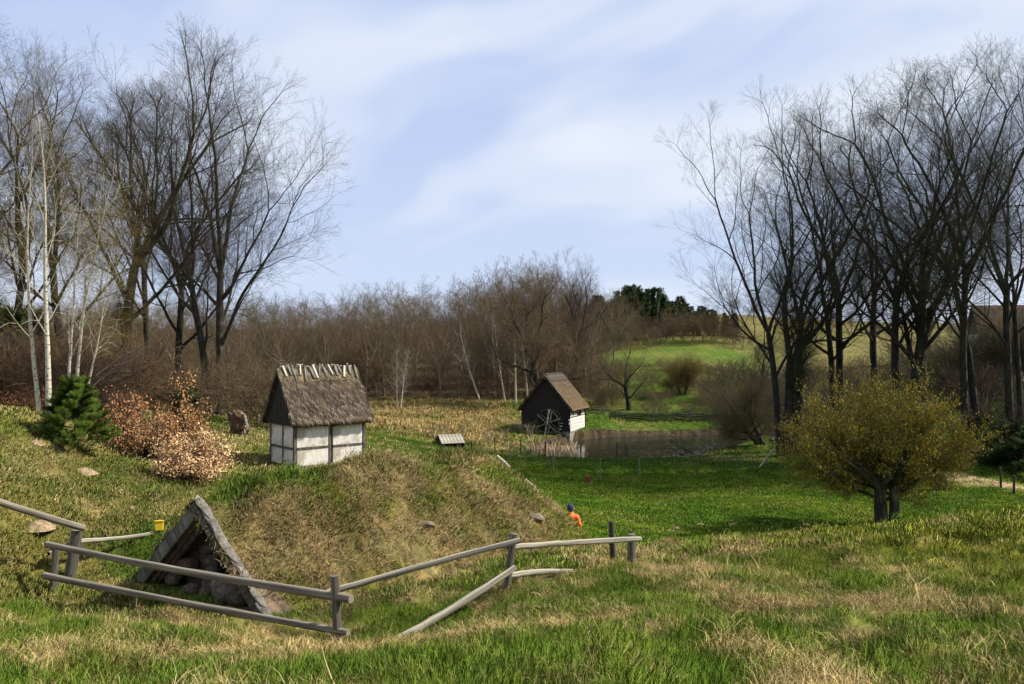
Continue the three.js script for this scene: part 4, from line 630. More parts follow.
// ---------- thatched buildings ----------
// straws stand on the roof planes of a gabled roof; x runs along the ridge
function thatchRoof(parent, Lr, W2, rise, y0, thick, mat, seed, strawTone, dens, turn = 0) {
  const Ls = Math.hypot(W2, rise), ang = Math.atan2(rise, W2);
  const nL = 60, nS = 34, p = [], uv = [], idx = [];
  // profile: from front eave over the ridge to back eave and back underneath
  const prof = []; for (let i = 0; i <= nS; i++) { const t = i / nS * 2 - 1, a = Math.abs(t); const z = t * W2, y = y0 + rise * (1 - Math.sqrt(a * a + 0.0015)) + 0.02 * Math.sin(a * Math.PI); prof.push([z, y, t * Ls]); }
  const n1 = prof.length; for (let i = nS; i >= 0; i--) { const [z, y, s] = prof[i]; prof.push([z * 0.97, y - thick, s]); }
  const n2 = prof.length;
  for (let j = 0; j <= nL; j++) { const x = (j / nL - 0.5) * Lr; for (let i = 0; i <= n2; i++) { const [z, y, s] = prof[i % n2]; const nn = i % n2 < n1 ? (fbm(x * 2.2 + seed, s * 2.2, 3) - 0.5) * 0.10 + (fbm(x * 9, s * 9 + seed, 2) - 0.5) * 0.035 : (fbm(x * 7 + seed, 3, 2) - 0.5) * 0.08; const sag = -0.03 * Math.sin(j / nL * Math.PI); p.push(x, y + nn + sag, z); uv.push(x, s * 0.9); } }
  for (let j = 0; j < nL; j++) for (let i = 0; i < n2; i++) { const a = j * (n2 + 1) + i, b = a + n2 + 1; idx.push(a, a + 1, b, a + 1, b + 1, b); }
  for (const j of [0, nL]) for (let i = 0; i < n1 - 1; i++) { const a = j * (n2 + 1) + i, b = j * (n2 + 1) + n2 - 1 - i; if (j) idx.push(a, b, a + 1, a + 1, b, b - 1); else idx.push(a, a + 1, b, a + 1, b - 1, b); }
  const g = new THREE.BufferGeometry(); g.setAttribute('position', new THREE.Float32BufferAttribute(p, 3)); g.setAttribute('uv', new THREE.Float32BufferAttribute(uv, 2)); g.setIndex(idx); g.computeVertexNormals();
  const roof = part('roof', g, mat, parent); roof.rotation.y = turn;
  const R = mulberry(seed), ms = [], cs = [], st = new THREE.BufferGeometry(); { const q = [], nn = []; for (let k = 0; k < 9; k++) { const x = (R() - 0.5) * 0.12, y = (R() - 0.5) * 0.1, l = 0.1 + R() * 0.12, w = 0.006; q.push(x - w, y, 0.0, x + w, y, 0.0, x + (R() - 0.5) * 0.04, y - l, 0.025 + R() * 0.02); for (let c = 0; c < 3; c++) nn.push((R() - 0.5) * 0.6, 0, 1); } st.setAttribute('position', new THREE.Float32BufferAttribute(q, 3)); st.setIndex([...Array(q.length / 3).keys()]); st.computeVertexNormals(); }
  for (let k = 0; k < dens; k++) { const s = R() < 0.5 ? -1 : 1, t = R() < 0.12 ? 0.985 : Math.sqrt(R()) * 0.99, x = (R() - 0.5) * Lr * 0.99; const y = y0 + rise * (1 - Math.sqrt(t * t + 0.0015)) + 0.02 * Math.sin(t * Math.PI) + (fbm(x * 2.2 + seed, s * t * Ls * 2.2, 3) - 0.5) * 0.10; const q = new THREE.Quaternion().setFromEuler(new THREE.Euler(-(Math.PI / 2 - ang), s > 0 ? 0 : Math.PI, (R() - 0.5) * 0.5, 'YXZ')); ms.push(new THREE.Matrix4().compose(V(x, y + 0.005, s * t * W2), q, V(1, 1, 1).multiplyScalar(0.7 + 0.7 * R()))); const c = 0.55 + 0.9 * R(); cs.push(lin(strawTone[0] * c, strawTone[1] * c, strawTone[2] * c)); }
  instanced('straw', st, M.straw, ms, cs, parent).rotation.y = turn; return roof;
}
{
  // the half timbered shed; local x along the long wall, local z towards the sunny side
  const A = V(-7.45, 5.0, -28), th = 40 * Math.PI / 180, L = 2.78, W = 2.0, hW = 1.52;
  const mid = A.clone().add(V(Math.cos(th) * L / 2 - Math.sin(th) * W / 2, 0, -Math.sin(th) * L / 2 - Math.cos(th) * W / 2));
  mid.y = 4.98;
  const o = thing('thatched_shed', mid, th, 'small half timbered shed with white panels and steep thatched roof behind the cellar', 'shed');
  part('footing', box(L - 0.04, 0.9, W - 0.04, 0, -0.42, 0, 0.03), M.limeStone, o);
  const ph = 0.1, z1 = W / 2, x1 = L / 2;
  // corner and middle posts, rails, sills
  for (const [x, z] of [[-x1, z1], [0.03, z1], [x1, z1], [-x1, -z1], [x1, -z1], [0.03, -z1]]) part('post', box(0.095, hW, 0.12, x - Math.sign(x) * 0.055, hW / 2, z - Math.sign(z) * 0.055, 0.015), M.timber, o);
  for (const s of [-1, 1]) part('post', box(0.1, hW, 0.1, s * (x1 - 0.052), hW / 2, 0.08, 0.015), M.timber, o);
  const xs = [[-x1 + 0.12, -0.035], [0.095, x1 - 0.12]];
  for (const s of [-1, 1]) {
    for (const [a, b] of xs) {
      part('rail', box(b - a, 0.075, 0.1, (a + b) / 2, 0.62, s * (z1 - 0.052), 0.012), M.timber, o);
      part('panel', box(b - a - 0.006, 0.56, 0.09, (a + b) / 2, 0.305, s * (z1 - 0.066), 0.012), M.plaster, o);
      part('panel', box(b - a - 0.006, 0.82, 0.09, (a + b) / 2, 1.07, s * (z1 - 0.066), 0.012), M.plaster, o);
    }
    part('wall_plate', box(L + 0.1, 0.11, 0.13, 0, hW + 0.03, s * (z1 - 0.05), 0.012), M.timber, o);
    for (const [a, b] of [[-z1 + 0.12, 0.028], [0.132, z1 - 0.12]]) {
      part('rail', box(0.1, 0.07, b - a, s * (x1 - 0.05), 0.62, (a + b) / 2, 0.012), M.timber, o);
      part('panel', box(0.09, 0.56, b - a - 0.006, s * (x1 - 0.066), 0.305, (a + b) / 2, 0.012), M.plaster, o);
      part('panel', box(0.09, 0.82, b - a - 0.006, s * (x1 - 0.066), 1.07, (a + b) / 2, 0.012), M.plaster, o);
    }
    // upright gable boards
    const rise = 1.72, hw = z1 + 0.12; for (let k = 0; k < 11; k++) { const zc = -hw + (k + 0.5) * 2 * hw / 11, hh = rise * (1 - Math.abs(zc) / hw * 0.98) + 0.05; part('gable_board', box(0.03, hh, 2 * hw / 11 - 0.008, s * (x1 + 0.035 + (k % 2) * 0.006), hW - 0.12 + hh / 2, zc, 0.004), k % 3 ? M.tar : M.tarBrown, o); }
  }
  const roof = thatchRoof(o, L + 0.36, z1 + 0.26, 1.84, hW + 0.04, 0.17, M.thatch, 3, [0.17, 0.14, 0.105], 350);
  // pale ridge thatch, saddled over the crest
  const rp = []; for (let i = 0; i <= 10; i++) { const t = i / 10 * 2 - 1; rp.push([t * 0.34, 1.84 * (1 - Math.sqrt((t * 0.34 / 1.26) ** 2 + 0.0015)) + hW + 0.04 + 0.05]); }
  const sh = new THREE.Shape(); rp.forEach(([z, y], i) => i ? sh.lineTo(z, y) : sh.moveTo(z, y)); for (let i = 10; i >= 0; i--) sh.lineTo(rp[i][0] * 0.85, rp[i][1] - 0.09); const rg = new THREE.ExtrudeGeometry(sh, { depth: L + 0.38, steps: 30, bevelEnabled: false }); rg.rotateY(-Math.PI / 2); rg.translate((L + 0.38) / 2, 0, 0); { const q = rg.attributes.position; for (let i = 0; i < q.count; i++) { const x = q.getX(i), z = q.getZ(i); q.setY(i, q.getY(i) + (fbm(x * 4, z * 4, 2) - 0.5) * 0.07 - 0.03 * Math.cos(x / L * 2)); } rg.computeVertexNormals(); } metresUV(rg); part('ridge_thatch', rg, M.ridgeThatch, roof);
  const R = mulberry(17), ry = hW - 0.06 + 1.84; for (let k = 0; k < 15; k++) for (const s of [-1, 1]) { const x = -L / 2 - 0.1 + (k + 0.5 + (R() - 0.5) * 0.5) * (L + 0.2) / 15, l = 0.36 + R() * 0.28, g = box(0.045 + R() * 0.05, l, 0.04, 0, -l / 2 + 0.08 + R() * 0.12, 0, 0.008); g.rotateX(-s * 0.56); g.rotateZ((R() - 0.5) * 0.75); g.translate(x + s * 0.02, ry + 0.07, s * 0.04 + s * 0.05); part('ridge_stick', g, s > 0 && k % 3 ? M.greyBoard : M.railPale, roof); }
  part('barge_board', (() => { const g = box(0.03, 2.2, 0.1); g.rotateX(-0.6); g.translate(x1 + 0.17, hW + 0.86, 0.66); return g; })(), M.tarBrown, o);
}
// ---------- water mill ----------
{
  const ph = 22 * Math.PI / 180, W = 5.0, D = 5.2, hW = 2.45, d = 81, rc = at(569.5, 433, d);      // near right corner
  const ax = V(Math.cos(ph), 0, Math.sin(ph)), az = V(Math.sin(ph), 0, -Math.cos(ph));
  const c = rc.clone().addScaledVector(ax, -W / 2).addScaledVector(az, D / 2); c.y = 0.85;
  const o = thing('water_mill', c, -ph, 'dark boarded water mill with thatched roof and white side wall by the pond', 'mill');   // local +z faces the viewer, +x the sunny side
  const x1 = W / 2, z1 = D / 2;
  part('foundation', box(W + 0.1, 1.4, D + 0.1, 0, -0.62, 0, 0.05), M.limeStone, o);
  const R = mulberry(9);
  // whitewashed rubble below, framed panels above on the sunny side
  for (const s of [1, -1]) {
    part('rubble_wall', box(0.3, 1.35, D - 0.02, s * (x1 - 0.16), 0.7, 0, 0.02), M.plaster, o);
    let k = 0; if (s > 0) for (let row = 0; row < 4; row++) for (let z = -z1 + 0.15; z < z1 - 0.2;) { const w = 0.28 + R() * 0.4; const g = rock(50 + k, 0.08, 0.19, w / 1.8, 1); g.translate(x1 - 0.01, 0.2 + row * 0.33 + (R() - 0.5) * 0.05, Math.min(z + w / 2, z1 - 0.2)); part('wall_stone', g, M.plaster, o); z += w; k++; }
    const n = 4; for (let i = 0; i <= n; i++) part('stud', box(0.16, 1.0, 0.13, s * (x1 - 0.075), 1.9, -z1 + 0.07 + i * (D - 0.14) / n, 0.012), M.tar, o);
    part('sill_beam', box(0.17, 0.1, D - 0.1, s * (x1 - 0.07), 1.43, 0, 0.012), M.timber, o);
    for (let i = 0; i < n; i++) { const zc = -z1 + 0.07 + (i + 0.5) * (D - 0.14) / n; if (s > 0 && i === 1) { part('window', box(0.05, 0.62, 0.9, x1 - 0.08, 1.95, zc, 0.01), M.tar, o); continue; } part('panel', box(0.12, 0.9, (D - 0.14) / n - 0.14, s * (x1 - 0.075), 1.94, zc, 0.012), M.plaster, o); }
  }
  { const win = o.children.find(q => q.name === 'window'); for (const s of [-1, 0, 1]) { const b = part('glazing_bar', box(0.03, 0.6, 0.04, x1 - 0.05, 1.95, win.geometry ? -z1 + 0.07 + 1.5 * (D - 0.14) / 4 + s * 0.28 : 0, 0.005), M.plaster, win); } }
  // boarded gables
  const rise = 3.05, hw = x1 + 0.1;
  for (const s of [1, -1]) for (let k = 0; k < 26; k++) { const xc = -hw + (k + 0.5) * 2 * hw / 26, hh = hW + rise * (1 - Math.abs(xc) / hw * 0.99); part('gable_board', box(2 * hw / 26 - 0.012, hh, 0.035, xc, hh / 2, s * (z1 + 0.02 + (k % 2) * 0.008), 0.004), [M.tar, M.tarBrown, M.tar][k % 3], o); }
  const holder = new THREE.Group();
  const roof = thatchRoof(o, D + 0.7, x1 + 0.42, rise + 0.35, hW - 0.22, 0.22, M.thatchWarm, 21, [0.25, 0.175, 0.10], 3500, Math.PI / 2);
  const sh = new THREE.Shape(); const pr = t => hW - 0.22 + (rise + 0.35) * (1 - Math.sqrt((t / (x1 + 0.42)) ** 2 + 0.0015)) + 0.08; for (let i = 0; i <= 8; i++) { const t = (i / 4 - 1) * 0.62; i ? sh.lineTo(t, pr(t)) : sh.moveTo(t, pr(t)); } for (let i = 8; i >= 0; i--) { const t = (i / 4 - 1) * 0.55; sh.lineTo(t, pr(t) - 0.15); } const rg = new THREE.ExtrudeGeometry(sh, { depth: D + 0.66, bevelEnabled: false }); rg.rotateY(Math.PI / 2); rg.translate(-(D + 0.66) / 2, 0, 0); metresUV(rg); part('ridge_thatch', rg, M.thatch, roof);
  for (let k = 0; k < 10; k++) for (const s of [-1, 1]) { const g = box(0.09, 0.85, 0.05, 0, -0.2, 0, 0.01); g.rotateX(-s * 0.72); g.translate(-D / 2 + (k + 0.5) * D / 10 + (R() - 0.5) * 0.2, hW - 0.22 + rise + 0.36, s * 0.16); part('ridge_stick', g, k % 2 ? M.greyBoard : M.rail, roof); }
  // the wheel stands in front of the boarded gable
    const w = new THREE.Group(); w.name = 'water_wheel'; w.position.set(0.55, 0.95, z1 + 0.75); w.userData = { label: 'wooden water wheel with broad rim and pale spokes' }; o.add(w); const r = 1.45;
  for (const s of [-1, 1]) { const rim = new THREE.Shape(); rim.absarc(0, 0, r, 0, 6.2832); const hole = new THREE.Path(); hole.absarc(0, 0, r - 0.24, 0, 6.2832, true); rim.holes.push(hole); const g = new THREE.ExtrudeGeometry(rim, { depth: 0.06, bevelEnabled: false, curveSegments: 36 }); metresUV(g); g.translate(0, 0, s * 0.36 - 0.03); part('rim', g, M.greyBoard, w); }
  for (let k = 0; k < 28; k++) { const a = k / 28 * 6.2832, g = box(0.26, 0.03, 0.66, r - 0.14, 0, 0, 0.004); g.rotateZ(a); part('paddle', g, M.darkBoard, w); }
  for (let k = 0; k < 3; k++) for (const s of [-1, 1]) { const g = box(2 * r - 0.2, 0.13, 0.08, 0, 0, s * (0.42 + k * 0.09 * 0.4), 0.01); g.rotateZ(0.35 + k * 1.047); part('spoke', g, k === 1 ? M.railPale : M.greyBoard, w); }
  const axg = new THREE.CylinderGeometry(0.17, 0.17, 1.5, 10); axg.rotateX(Math.PI / 2); part('axle', axg, M.post, w);
  // pale trough and props by the wheel
  const f = thing('mill_flume', V(-2.3, 0, z1 + 1.1).applyAxisAngle(Y, -ph).add(c), -ph, 'low grey wooden trough on legs leading to the wheel', 'flume'); part('trough_floor', box(1.9, 0.06, 0.5, 0, 0.42, 0), M.greyBoard, f); for (const s of [-1, 1]) part('trough_side', box(1.9, 0.3, 0.05, 0, 0.54, s * 0.25), M.greyBoard, f); for (const s of [-0.8, 0.8]) for (const q of [-0.2, 0.2]) part('leg', box(0.08, 0.8, 0.08, s, 0, q), M.post, f);
}
console.log('buildings');

// low shed by the stream
{
  const p = onGround(451, 67.5), o = thing('low_shed', p, 0.35, 'low weathered grey board shelter beside the stream', 'shed');
  for (let k = 0; k < 7; k++) { const g = box(0.27, 0.03, 1.3, -0.93 + k * 0.285, 0, 0); g.rotateX(0.5); g.translate(0, 0.62, 0.45 + 0.01 * (k % 2)); part('roof_board', g, M.railPale, o); const g2 = box(0.27, 0.03, 1.2, -0.93 + k * 0.285, 0, 0); g2.rotateX(-0.5); g2.translate(0, 0.62, -0.62); part('roof_board', g2, M.greyBoard, o); }
  for (const s of [-1, 1]) { const sh = new THREE.Shape(); sh.moveTo(-1.05, -0.3); sh.lineTo(-1.05, 0.3); sh.lineTo(-0.07, 0.84); sh.lineTo(0.95, 0.3); sh.lineTo(0.95, -0.3); const g = new THREE.ExtrudeGeometry(sh, { depth: 0.05, bevelEnabled: false }); g.rotateY(-Math.PI / 2); metresUV(g); g.translate(s * 0.9, 0, 0); part('end_wall', g, M.darkBoard, o); }
}
// cottage behind the right trees
{
  const p = onGround(1035, 98), o = thing('cottage', p, -0.25, 'pale walled cottage with rust brown roof half hidden by trees', 'cottage'); const W = 13, D = 6, h = 3.2;
  part('wall', box(W, h + 1, D, 0, h / 2 - 0.4, 0, 0.03), M.plaster, o);
  const sh = new THREE.Shape(); sh.moveTo(-D / 2 - 0.5, h - 0.25); sh.lineTo(0, h + 3.6); sh.lineTo(D / 2 + 0.5, h - 0.25); sh.lineTo(D / 2 + 0.35, h - 0.4); sh.lineTo(0, h + 3.3); sh.lineTo(-D / 2 - 0.35, h - 0.4); const g = new THREE.ExtrudeGeometry(sh, { depth: W + 0.8, bevelEnabled: false }); g.rotateY(Math.PI / 2); g.translate(-(W + 0.8) / 2, 0, 0); metresUV(g); part('roof', g, std({ color: lin(0.17, 0.10, 0.055), map: rep(thatchTex, 0.3, 0.3) }), o);
  const gs = new THREE.Shape(); gs.moveTo(-D / 2, h - 0.3); gs.lineTo(0, h + 3.2); gs.lineTo(D / 2, h - 0.3); for (const s of [-1, 1]) { const gg = new THREE.ExtrudeGeometry(gs, { depth: 0.1, bevelEnabled: false }); gg.rotateY(Math.PI / 2); gg.translate(s * (W / 2 - 0.1) - 0.05, 0, 0); metresUV(gg); part('gable', gg, M.darkBoard, o); }
  for (const x of [-4.6, -2, 1, 4]) { const w = part('window', box(1.0, 1.1, 0.06, x, 1.7, D / 2 + 0.01), M.tar, o); part('frame', box(1.1, 0.08, 0.1, x, 2.28, D / 2 + 0.03), M.plaster, w); part('frame', box(0.06, 1.1, 0.1, x, 1.7, D / 2 + 0.03), M.plaster, w); }
}

// ---------- small fences, stakes and oddments in the valley ----------
{
  const stake = (o, px, d, h, r, m, seed) => { const p = onGround(px, d); part('post', pole(p.clone().add(V(0, -0.2, 0)), p.clone().add(V((hash2(seed, 3) - 0.5) * 0.08, h, 0)), r, r * 0.9, seed, 6, 3, 0.02), m, o); return p; };
  const wire = (o, a, b, y) => part('wire', new TB().tube([a.clone().add(V(0, y, 0)), a.clone().lerp(b, 0.5).add(V(0, y - 0.04, 0)), b.clone().add(V(0, y, 0))], [0.008, 0.008, 0.008], 3).geo(), M.post, o);
  const run = (label, list, h, r, mats) => { const o = thing('wire_fence', V(0, 0, 0), 0, label, 'fence'); let prev; list.forEach(([px, d], i) => { const p = stake(o, px, d, h * (0.9 + 0.2 * hash2(px, 7)), r, mats[i % mats.length], px); if (prev) { wire(o, prev, p, h * 0.85); wire(o, prev, p, h * 0.45); } prev = p; }); };
  const orange = std({ color: lin(0.36, 0.19, 0.07), map: woodTex });
  run('wire fence with grey posts along the near side of the pond', [[510, 64], [553, 60], [600, 57.5], [639, 58]], 1.2, 0.06, [M.rail]);
  run('wire fence with thin orange wooden stakes across the meadow', [[676, 57.5], [697, 58], [717, 58], [736, 59], [752, 60]], 1.2, 0.04, [orange, orange, orange, M.post]);
  run('wire fence with dark posts between the stream and the mill', [[472, 67], [495, 67], [521, 67], [545, 66.5], [581, 65.5], [617, 65.5]], 1.3, 0.06, [M.darkBoard]);
  run('short wire fence with dark posts beside the track', [[1000, 49], [1013, 47], [1040, 45]], 1.15, 0.09, [M.darkBoard]);
  // leaning hurdle
  const h0 = onGround(765, 61), o = thing('leaning_hurdle', h0, 0, 'three grey poles leaning together against the pond bank', 'hurdle'); for (let k = 0; k < 3; k++) part('pole', pole(V(-0.6 + k * 0.16, -0.05, 0.2 - k * 0.3), V(0.75 + k * 0.14, 1.35 - k * 0.05, -0.4 - k * 0.3), 0.06, 0.05, 90 + k), M.railPale, o); part('crossbar', pole(V(0.3, 0.85, 0.1), V(0.55, 0.8, -0.9), 0.04, 0.04, 95), M.rail, o);
  // log bench on the bank
  const lg = onGround(782, 70), lo = thing('fallen_log', lg, 0.2, 'pale sawn log end resting on the pond bank under the leaning tree', 'log'); part('log', pole(V(-1.1, 0.75, 0), V(0.7, 0.95, -0.4), 0.16, 0.17, 96, 10), M.paleWood, lo); part('support', pole(V(-0.9, -0.2, 0), V(-0.9, 0.65, 0), 0.07, 0.07, 97), M.post, lo); part('support', pole(V(0.5, -0.2, -0.35), V(0.5, 0.8, -0.35), 0.07, 0.07, 98), M.post, lo);
  // wattle hurdle fence along the foot of the hill
  const wf = thing('wattle_fence', V(0, 0, 0), 0, 'dark woven wattle fence along the foot of the green hill', 'fence'); const P = []; for (let px = 609; px <= 812; px += 6.5) P.push(onGround(px, lerp(95, 89, (px - 609) / 203)));
  P.forEach((p, i) => part('post', pole(p.clone().add(V(0, -0.2, 0)), p.clone().add(V(0, 1.05, 0)), 0.045, 0.04, 400 + i, 5, 2), M.darkBoard, wf));
  for (let k = 0; k < 7; k++) { const pts = P.map((p, i) => p.clone().add(V(0, 0.12 + k * 0.135 + (hash2(i, k) - 0.5) * 0.05, ((i + k) % 2 ? 0.07 : -0.07)))); part('withy', new TB().tube(pts, pts.map(() => 0.055), 4).geo(), M.darkBoard, wf); }
  // brushwood heap behind the mill
  const bh = thing('brushwood_heap', onGround(592, 100), 0, 'heap of cut pale branches on the slope right of the mill', 'brushwood'); for (let k = 0; k < 22; k++) { const R = mulberry(k + 60), a = R() * 0.9 - 0.2, y = 0.1 + R() * 0.8, x = (R() - 0.5) * 2.5; part('branch', pole(V(x - Math.cos(a) * 1.4, y - 0.4 * R(), R() - 0.5), V(x + Math.cos(a) * 1.4, y - 0.5 * R(), R() - 0.5 + Math.sin(a)), 0.06, 0.03, k + 60, 5, 3), k % 3 ? M.paleWood : M.forestBark, bh); }
  // stumps
  const stp = onGround(939, 49), so = thing('tree_stump', stp, 0, 'dark sawn tree stump behind the golden willow beside the track', 'stump'); part('trunk', pole(V(0, -0.2, 0), V(0.03, 0.85, 0), 0.5, 0.36, 30, 12), M.darkBark, so); part('root', pole(V(0.3, 0.12, 0.1), V(0.75, -0.1, 0.3), 0.14, 0.05, 31), M.darkBark, so); part('root', pole(V(-0.3, 0.12, 0.15), V(-0.7, -0.1, 0.4), 0.14, 0.05, 32), M.darkBark, so);
  // uprooted root plate near the shed
  const rp = onGround(239, 37), ro = thing('uprooted_stump', rp, 0, 'brown upturned root plate with a pale splintered edge left of the shed', 'stump'); ro.scale.setScalar(0.85); const g = rock(66, 0.42, 0.7, 0.35, 4); { const p = g.attributes.position; for (let i = 0; i < p.count; i++) { const k = 0.75 + 0.55 * fbm(p.getX(i) * 5 + p.getZ(i) * 3, p.getY(i) * 5 - p.getZ(i) * 2, 3); p.setXYZ(i, p.getX(i) * k, p.getY(i) * k, p.getZ(i) * k); } g.computeVertexNormals(); } g.rotateZ(0.25); g.translate(0, 0.62, 0); part('root_plate', g, std({ color: lin(0.24, 0.14, 0.095), map: stoneTex, bumpMap: groundBump, bumpScale: 0.02 }), ro);
  for (let k = 0; k < 9; k++) { const R = mulberry(k + 700), t = k / 8, a = lerp(1.1, -1.0, t); part('root', pole(V(Math.cos(a) * 0.42, 0.65 + Math.sin(a) * 0.62, 0.25), V(Math.cos(a - 0.3) * 0.62, 0.62 + Math.sin(a - 0.3) * 0.68, 0.3 + R() * 0.2), 0.05, 0.025, k + 700, 6, 3, 0.08), M.railPale, ro); }
  for (let k = 0; k < 12; k++) { const R = mulberry(k + 730), a = R() * 6.28; part('root', pole(V(Math.cos(a) * 0.3, 0.65 + Math.sin(a) * 0.4, 0.2), V(Math.cos(a) * 0.75, 0.65 + Math.sin(a) * 0.7, 0.3 + R() * 0.3), 0.035, 0.012, k + 730, 5, 3, 0.15), M.forestBark, ro); }
  // fallen branches, pale
  const fb = (label, a, b, r, seed) => { const A = at(...a), B = at(...b), o = thing('fallen_branch', A, 0, label, 'branch', 'pale fallen branches in the thicket'); const e = B.sub(A); part('limb', pole(V(0, 0, 0), e, r, r * 0.4, seed, 6, 8, 0.3), M.paleWood, o); const R = mulberry(seed); for (let k = 0; k < 5; k++) { const t = 0.3 + 0.6 * R(), s = e.clone().multiplyScalar(t); part('twig', pole(s, s.clone().addScaledVector(e, 0.28).add(V((R() - 0.5) * 0.9, (R() - 0.4) * 0.7, (R() - 0.5) * 0.6)), r * 0.4, r * 0.15, seed + k + 1, 4, 4, 0.1), M.paleWood, o); } };
  fb('long pale fallen branch sloping over the russet bushes', [96, 376, 31], [152, 346, 32], 0.05, 801); fb('pale fallen branch lying lower among the russet bushes', [90, 390, 31], [130, 372, 31.5], 0.04, 811);
  fb('pale bare branch reaching across above the shed roof', [310, 372, 40], [262, 350, 38], 0.06, 821);
  // molehills
  const R = mulberry(41); const mole = (px, d, w, label, group) => { const rg = new THREE.RingGeometry(0.02, 1, 36, 14), p = rg.attributes.position; for (let i = 0; i < p.count; i++) { const a = p.getX(i), b = p.getY(i), rr = Math.hypot(a, b), wob = 0.8 + 0.45 * fbm(a * 1.3 + px, b * 1.3 + d, 3), x = a * w * wob, z = b * w * wob * 0.9; p.setXYZ(i, x, w * 0.24 * Math.pow(clamp(1 - rr * rr), 1.2) - 0.09 * rr * rr + 0.045 + (fbm(x * 16 + px, z * 16, 3) - 0.5) * 0.07 * (1 - rr * 0.6), z); } rg.computeVertexNormals(); metresUV(rg); const m = part('molehill', rg, M.soil, scene); const q = onGround(px, d); m.position.copy(q); m.position.y -= 0.03; m.rotation.y = R() * 6; tag(m, label, 'molehill', group); };
  for (const [px, d, w] of [[36, 21.5, 0.26], [83, 21, 0.34], [110, 19.8, 0.26], [132, 19, 0.2], [40, 16.8, 0.36], [157, 18.2, 0.2], [116, 18.6, 0.18]]) mole(px, d, w, 'dry tan molehill on the left grass slope', 'molehills on the left slope');
  for (const [px, d, w] of [[676, 36, 0.3], [700, 37, 0.3], [732, 36.5, 0.28], [630, 38, 0.22], [765, 37, 0.22], [660, 32, 0.25], [690, 31.5, 0.22], [722, 31, 0.25], [645, 28.5, 0.2]]) mole(px, d, w, 'flat brown molehill on the green meadow', 'molehills on the meadow');
  // rocks in the mound flank and by the fence
  for (const [u, v, s, l] of [[4.4, 1.6, 0.2, 'pale rock showing through the turf midway up the cellar mound'], [7.8, 2.1, 0.28, 'pale flat rock in the turf near the far end of the mound'], [7.6, 3.3, 0.22, 'pale stone at the foot of the mound beside the short fence']]) { const [x, z] = celXZ(u, v); const m = part('rock', rock(950 + u * 10, s * 0.9, s * 0.4, s * 0.6, 2), M.paleRock, scene); m.position.set(x, groundY(x, z) - s * 0.1, z); tag(m, l, 'rock'); }
  for (const [px, d, s] of [[716, 124, 0.45], [745, 122, 0.4], [765, 124, 0.5], [705, 126, 0.3], [780, 126, 0.4]]) { const m = part('boulder', rock(980 + px, s * 1.6, s * 0.7, s, 2), M.limeStone, scene); m.position.copy(onGround(px, d)); tag(m, 'pale boulder in the stone row across the hillside', 'boulder', 'boulders on the hillside'); }
  // reeds at the pond
  const ms = [], cs = [], Q = mulberry(333); for (let k = 0; k < 480; k++) { const px = lerp(530, 588, Math.pow(Q(), 1.2)), d = lerp(67, 76, Q()); const x = (px - 512) / FOC * d, z = -d, sd = pondSD(x, z); if (sd > 1.6 || sd < -3.5 || hash2(px / 5, d * 0.7) < 0.35) continue; const s = 0.7 + 0.6 * Q(); ms.push(new THREE.Matrix4().compose(V(x, Math.max(-0.1, terrainH(x, z)), z), new THREE.Quaternion().setFromEuler(new THREE.Euler((Q() - 0.5) * 0.3, Q() * 6, (Q() - 0.5) * 0.3)), V(s, s, s))); const c = 0.7 + 0.5 * Q(); cs.push(lin(0.46 * c, 0.35 * c, 0.23 * c)); }
  tag(instanced('reeds', bladeTuft(21, 8, 0.7, 0.2, 0.35, 0.024), M.grass, ms, cs, scene), 'pale dry reeds standing in the end of the pond by the mill', 'reeds', null, 'stuff');
  const fl = [], fc = []; for (let k = 0; k < 190; k++) { const px = lerp(600, 980, Q()), d = lerp(28, 50, Q()); if (fbm(px * 0.02, d * 0.12, 2) < 0.5) continue; const p = onGround(px, d, -0.09); fl.push(new THREE.Matrix4().compose(p, new THREE.Quaternion(), V(1, 1, 1))); fc.push(lin(0.8, 0.8, 0.76)); }
  const dg = new THREE.CircleGeometry(0.017, 6); dg.rotateX(-1.2); tag(instanced('daisies', dg, M.leaf, fl, fc, scene), 'tiny white daisies dotted over the green meadow', 'flowers', null, 'stuff');
}

